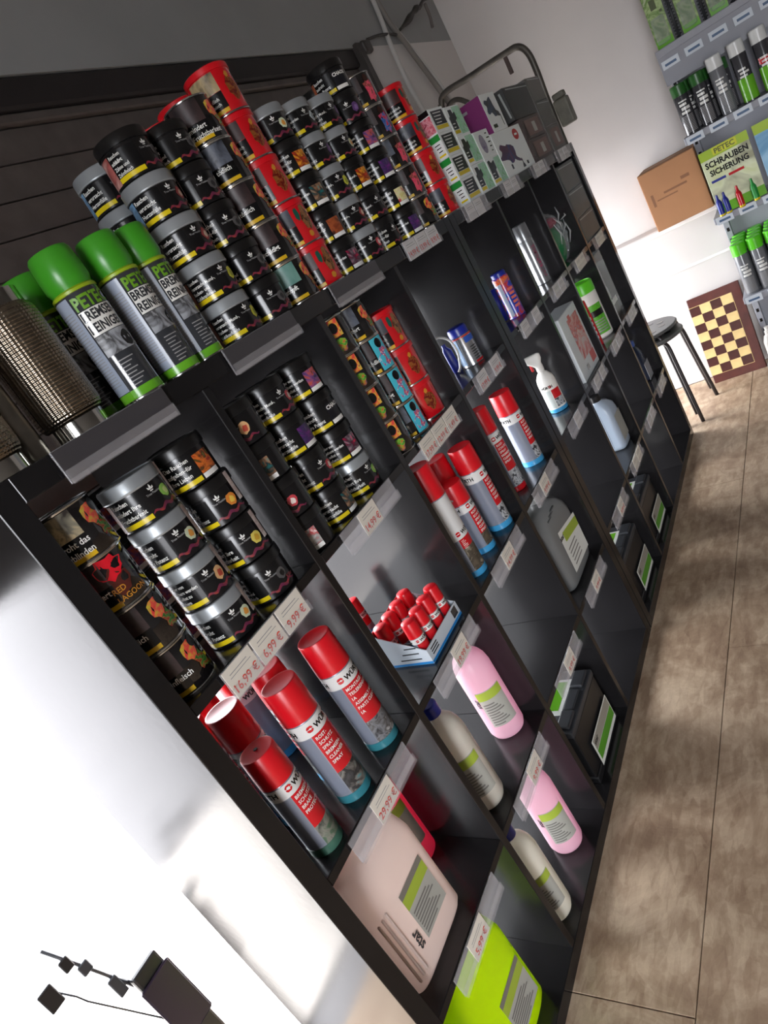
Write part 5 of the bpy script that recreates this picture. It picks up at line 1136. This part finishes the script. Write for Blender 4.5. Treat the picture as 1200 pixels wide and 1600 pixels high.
WCAP = M('white_cap', (214, 216, 214), 0.3); CANDK = M('rack_can_dark', (58, 58, 62), 0.22, coat=0.4); GREYC = M('rack_can_grey', (110, 112, 116), 0.25, coat=0.4)
rows2 = [(-0.385, GDARK, CANDK, 'stripes', 'dark can with green cap, outermost on the rack', 0.215), (-0.462, GDARK, CANDK, 'stripes', 'dark can with dark green cap, second on the rack', 0.218), (-0.540, WCAP, GREYC, 'stripes', 'grey can with white cap, third on the rack', 0.24), (-0.628, WCAP, CANDK, 'green', 'green-bottomed can with white cap, fourth on the rack', 0.245), (-0.712, WCAP, CANDK, 'green', 'green-bottomed can with white cap and red print, at right edge', 0.245)]
for y, c_, b_, s_, lab, hh in rows2:
    o = rackcan(RX0 + 0.045, y, 1.225, c_, b_, lab, hh, s_)
    if 'red print' in lab: link('red_print', patch_me(0.0316, -50, 50, 0.11, 0.135, 10), REDP, o)
for k, y in enumerate((-0.40, -0.475, -0.55)):
    rackcan(RX0 + 0.13, y, 1.225, GDARK, CANDK, 'dark can in the second rack row behind the %s' % ['outermost can', 'second can', 'third can'][k], 0.215)
for k, y in enumerate((-0.392, -0.462, -0.535)):
    o = rackcan(RX0 + 0.05, y, 0.44, GBRIGHT, GREYC, 'bright green-capped can on the lower rack shelf, %s' % ['leftmost', 'second', 'at the photo edge'][k], 0.25)
    for j in range(3):
        rackcan(RX0 + 0.118 + 0.066 * j, y, 0.44, GBRIGHT, GREYC, 'bright green-capped can, %s behind the %s lower-shelf front can' % (['directly', 'second', 'third'][j], ['leftmost', 'second', 'edge'][k]), 0.25)
# blister packs on the top shelf
for k, y in enumerate((-0.395, -0.505, -0.615, -0.72)):
    u = thing('blister_pack', 'green blister pack on the top rack shelf, %s from the left' % ['first', 'second', 'third', 'fourth'][k], 'blister pack', (RX0 + 0.11, y, 1.60), 0, 'green blister packs on the rack')
    link('card', cached('blc', lambda: box_me(0, 0.003, -0.036, 0.036, 0.0, 0.23, 0.001, 1)), ART('blister_green', [(110, 150, 60), (170, 190, 130), (90, 130, 40), (200, 206, 170)], 16), u)
    link('blister', cached('blb', lambda: box_me(-0.022, 0.0, -0.028, 0.028, 0.012, 0.12, 0.008, 3)), CLEARBOX, u)
    link('green_stripe', cached('bls', lambda: flat_me([rect(-0.034, 0.034, 0.0, 0.03)], 'x', -0.0006)), GREENP, u)
    link('dark_print', cached('bld', lambda: flat_me([rect(-0.012, 0.012, 0.15, 0.19), rect(-0.028, -0.018, 0.13, 0.14)], 'x', -0.0006)), M('blister_olive', (70, 80, 40), 0.5), u)
    if k < 3:
        s = thing('spring_hook', 'row of dark wire coils between green blister packs, %s gap' % ['first', 'second', 'third'][k], 'hook', (RX0 + 0.12, y - 0.055, 1.6005), 0, 'wire coils on the rack')
        pts = []
        for q in range(140): pts.append((0.012 * math.cos(q * 0.7), 0.012 * math.sin(q * 0.7), 0.003 + q * 0.0014))
        link('coil', cached('coil', lambda: tube_me(pts, 0.0016, 5)), M('coil_dark', (60, 62, 64), 0.35, metal=0.7), s)
        link('core', cached('core', lambda: tube_me([(0, 0, 0), (0, 0, 0.205)], 0.006, 8)), DKP, s)
# SCHRAUBEN SICHERUNG display and neighbour
def display(y0, y1, z0, h, label, kind):
    u = thing('display_card', label, 'display', (RX0 + 0.0, 0, z0), 0, 'printed counter displays on the rack')
    link('board', box_me(0, 0.006, y0, y1, 0, h, 0.001, 1), ART('display_ground_' + kind, [(196, 206, 130), (220, 226, 190), (150, 150, 120)] if kind == 'a' else [(110, 170, 210), (150, 196, 224), (90, 150, 190)], 5), u)
    link('side_wing', box_me(0.006, 0.16, y1 - 0.004, y1, 0, h * 0.92, 0.001, 1), M('display_side', (190, 196, 180), 0.5), u)
    tb = link('top_band', flat_me([rect(y0, y1, h * 0.86, h)], 'x', -0.0006), M('display_lime', (160, 190, 30), 0.45), u)
    bb = link('bottom_band', flat_me([rect(y0, y1, 0, h * 0.15)], 'x', -0.0006), GREENP, u)
    return u
u = display(-0.575, -0.375, 0.85, 0.285, 'green and yellow SCHRAUBEN SICHERUNG display card', 'a')
def ttext(u, name, s, size, yc, z, mat, d=-0.0014, sx=1.0):
    V, F = text_2d([s], size, 1.1, 'c', sx)
    link(name, me_from('t', [(d, yc - a, z + b) for a, b in V], [f for f in F]), mat, u)
ttext(u, 'title', 'SCHRAUBEN', 0.036, -0.475, 0.236, BT, sx=0.86)
ttext(u, 'title', 'SICHERUNG', 0.034, -0.475, 0.198, BT, sx=0.86)
pb = link('brand_plate', flat_me([rect(-0.53, -0.43, 0.252, 0.283)], 'x', -0.001), M('display_olive', (206, 210, 30), 0.45), u)
ttext(u, 'brand', 'PETEC', 0.03, -0.48, 0.279, M('print_olive', (96, 104, 20), 0.45))
link('blue_label', flat_me([rect(-0.45, -0.39, 0.142, 0.153)], 'x', -0.001), BLUEP, u)
link('red_label', flat_me([rect(-0.525, -0.462, 0.142, 0.153)], 'x', -0.001), REDP, u)
for yy, mt, nm in [(-0.392, BLUEP, 'first blue'), (-0.420, BLUEP, 'second blue'), (-0.475, REDP, 'red'), (-0.535, GRN, 'green')]:
    s = thing('glue_bottle', 'small %s glue bottle in front of the display card' % nm, 'bottle', (RX0 - 0.03, yy, 0.8455), 0, 'small glue bottles')
    link('body', cached(('glb', mt.name), lambda: lathe_me([(0.011, 0), (0.0125, 0.002), (0.0125, 0.062), (0.0085, 0.072), (0.006, 0.076), (0.0045, 0.098), (0, 0.099)], 16)), mt, s)
    link('yellow_tip', cached('glt', lambda: lathe_me([(0.0127, 0.002), (0.0129, 0.003), (0.0129, 0.01), (0.0127, 0.011)], 16)), YEL, s)
display(-0.80, -0.595, 0.85, 0.285, 'pale blue counter display card at the right photo edge', 'b')
# white bottle on rack base
u = thing('bottle', 'white spray bottle with blue label at the foot of the rack', 'bottle', (RX0 + 0.03, -0.395, 0.0755), camaz(3.33, -0.395))
link('body', loft_me([(0, 0, 0.026, 0.03, 3, 0), (0, 0, 0.03, 0.034, 3, 0.006), (0, 0, 0.03, 0.034, 3, 0.11), (0, 0, 0.022, 0.024, 2.5, 0.14), (0, 0, 0.012, 0.012, 2, 0.152)], 28), WHPL, u)
link('cap', lathe_me([(0.013, 0.15), (0.0165, 0.151), (0.0165, 0.166), (0.012, 0.168), (0.012, 0.185), (0, 0.186)], 20), WHPL, u)
link('label', patch_me(0.0345, -40, 40, 0.04, 0.1, 8), ART('bottle_blue_label', [(60, 100, 170), (120, 150, 200), (220, 226, 230)], 30), u)
link('green_base', lathe_me([(0.031, 0.002), (0.0345, 0.004), (0.0345, 0.02), (0.031, 0.021)], 24), GREENP, u)
# cardboard box on the ledge
u = thing('cardboard_box', 'plain brown cardboard box on the wall ledge beside the rack', 'box', (0, 0, LEDGEZ))
link('box_body', box_me(XE - 0.225, XE - 0.004, -0.342, -0.072, 0, 0.292, 0.003, 1), CARDB, u)
link('print', flat_me([rect(-0.27, -0.16, 0.16, 0.17), rect(-0.29, -0.25, 0.185, 0.2), rect(-0.22, -0.12, 0.14, 0.146), rect(-0.11, -0.098, 0.12, 0.18)], 'x', XE - 0.2256), M('box_ink', (120, 82, 56), 0.8), u)
link('top_tape', box_me(XE - 0.13, XE - 0.09, -0.34, -0.074, 0.2921, 0.2925), M('box_tape', (160, 114, 74), 0.5), u)
# folded chess case leaning on the wall
u = thing('chess_case', 'folded wooden chess case leaning against the lower wall', 'chess board', (3.49, -0.06, 0.0))
u.rotation_euler = (0, R_(10.5), 0)
CW, CH, CT = 0.258, 0.475, 0.024
link('case', box_me(0.0, CT, -CW, 0, 0.0, CH, 0.003, 2), WOODD, u)
fr = 0.047; sq = (CW - fr) / 4; sqh = (CH - 2 * fr) / 8
for i in range(4):
    for j in range(8):
        light = (i + j) % 2 == 0
        link('square_light' if light else 'square_dark', cached(('sq', light), lambda: box_me(-0.0012, 0.0, -sq + 0.0003, 0, 0, sqh - 0.0003)), WOODL if light else M('dark_square_veneer', (72, 34, 28), 0.35, var=0.25, vscale=30), u, loc=(0, -i * sq, fr + j * sqh))
link('inlay_line', flat_me([rect(-(CW - fr) - 0.0022, -(CW - fr), fr - 0.002, CH - fr + 0.002), rect(-(CW - fr), 0, CH - fr, CH - fr + 0.0022), rect(-(CW - fr), 0, fr - 0.0022, fr)], 'x', -0.0006), WOODL, u)
# two nested stools
def stool(x, y, z, rz, label):
    u = thing('stool', label, 'stool', (x, y, z), rz, 'stacked round stools')
    V = []
    ms = lathe_me([(0.0, 0.434), (0.148, 0.434), (0.158, 0.438), (0.16, 0.446), (0.154, 0.452), (0.0, 0.452)], 40)
    link('seat', ms, SEATM, u)
    for k in range(8):
        a = k * PI / 4; rr = 0.09
        link('seat_hole', cached('shole', lambda: lathe_me([(0.0, 0), (0.017, 0.0), (0.017, 0.0012), (0, 0.0012)], 16)), BT, u, loc=(rr * math.cos(a), rr * math.sin(a), 0.4522))
    for k in range(4):
        a = PI / 4 + k * PI / 2
        c, s = math.cos(a), math.sin(a)
        pts = [(0.05 * c, 0.05 * s, 0.428), (0.12 * c, 0.12 * s, 0.43), (0.150 * c, 0.150 * s, 0.426), (0.166 * c, 0.166 * s, 0.40), (0.176 * c, 0.176 * s, 0.3), (0.206 * c, 0.206 * s, 0.0)]
        link('leg', tube_me(curve_pts(pts, 5), 0.0095, 10), STOOLM, u)
    return u
stool(3.205, 0.085, 0.0, R_(-9), 'lower round stool with thin black legs at the shelf end')
stool(3.235, 0.105, 0.036, R_(-9), 'upper round stool nested on the lower stool')
# tubular frame behind the shelf end
u = thing('tube_frame', 'bent steel tube frame standing behind the shelf end', 'frame', (3.015, -0.031, 0))
TP = [(0, 0.078, 0), (0, 0.078, 1.2), (0, 0.075, 1.62), (0, 0.068, 1.78), (0, 0.072, 1.86), (0, 0.10, 1.903), (0, 0.16, 1.912), (0, 0.34, 1.922), (0, 0.46, 1.93), (0, 0.50, 1.90), (0, 0.505, 1.8), (0, 0.505, 0.9), (0, 0.505, 0)]
link('main_tube', tube_me(curve_pts(TP, 8), 0.0135, 12), TUBEM, u)
link('lower_loop', tube_me(curve_pts([(0.02, 0.50, 1.80), (0.02, 0.49, 1.87), (0.02, 0.45, 1.885), (0.02, 0.41, 1.86), (0.02, 0.38, 1.80), (0.02, 0.36, 1.6)], 7), 0.011, 10), TUBEM, u)
link('strap', box_me(-0.006, 0.006, 0.155, 0.172, 1.83, 1.91, 0.002, 1), M('brown_strap', (70, 54, 50), 0.6), u)
link('clamp_box', box_me(-0.03, 0.03, -0.005, 0.055, 1.53, 1.64, 0.008, 2), M('clamp_grey', (96, 94, 84), 0.5, var=0.2), u)
link('clamp_cap', box_me(-0.024, 0.024, 0.0, 0.05, 1.64, 1.665, 0.006, 2), M('clamp_grey', (96, 94, 84), 0.5), u)
link('cross_bar', tube_me([(0, 0.078, 0.6), (0, 0.505, 0.6)], 0.011, 10), TUBEM, u)
# dark gadget outside the opening
u = thing('outdoor_stand', 'black stand with thin rod and square mirror against bright outside', 'stand', (0, 0.66, -0.14))
link('post', box_me(-0.098, -0.03, -0.02, 0.03, 0.0, 0.655, 0.006, 2), BLKP, u)
link('post_cover', box_me(-0.104, -0.024, -0.026, -0.02, 0.45, 0.62, 0.004, 1), M('cover_purple_black', (34, 24, 40), 0.4), u)
rd = link('rod', tube_me([(-0.095, 0, 0.63), (-0.128, 0, 0.745), (-0.16, 0, 0.85)], 0.0035, 8), DKP, u)
link('clip', box_me(-0.142, -0.12, -0.006, 0.008, 0.738, 0.765, 0.002, 1), DKP, rd)
link('clip', box_me(-0.158, -0.138, -0.006, 0.008, 0.775, 0.805, 0.002, 1), BLKP, rd)
link('clip', box_me(-0.125, -0.105, -0.006, 0.006, 0.64, 0.69, 0.002, 1), DKP, u)
link('mirror_arm', tube_me([(-0.09, 0, 0.5), (-0.165, 0, 0.7), (-0.172, 0, 0.728), (-0.19, 0, 0.775)], 0.002, 6), DKP, u)
link('mirror', box_me(-0.215, -0.185, -0.004, 0.004, 0.745, 0.795, 0.002, 1), BLKP, u)
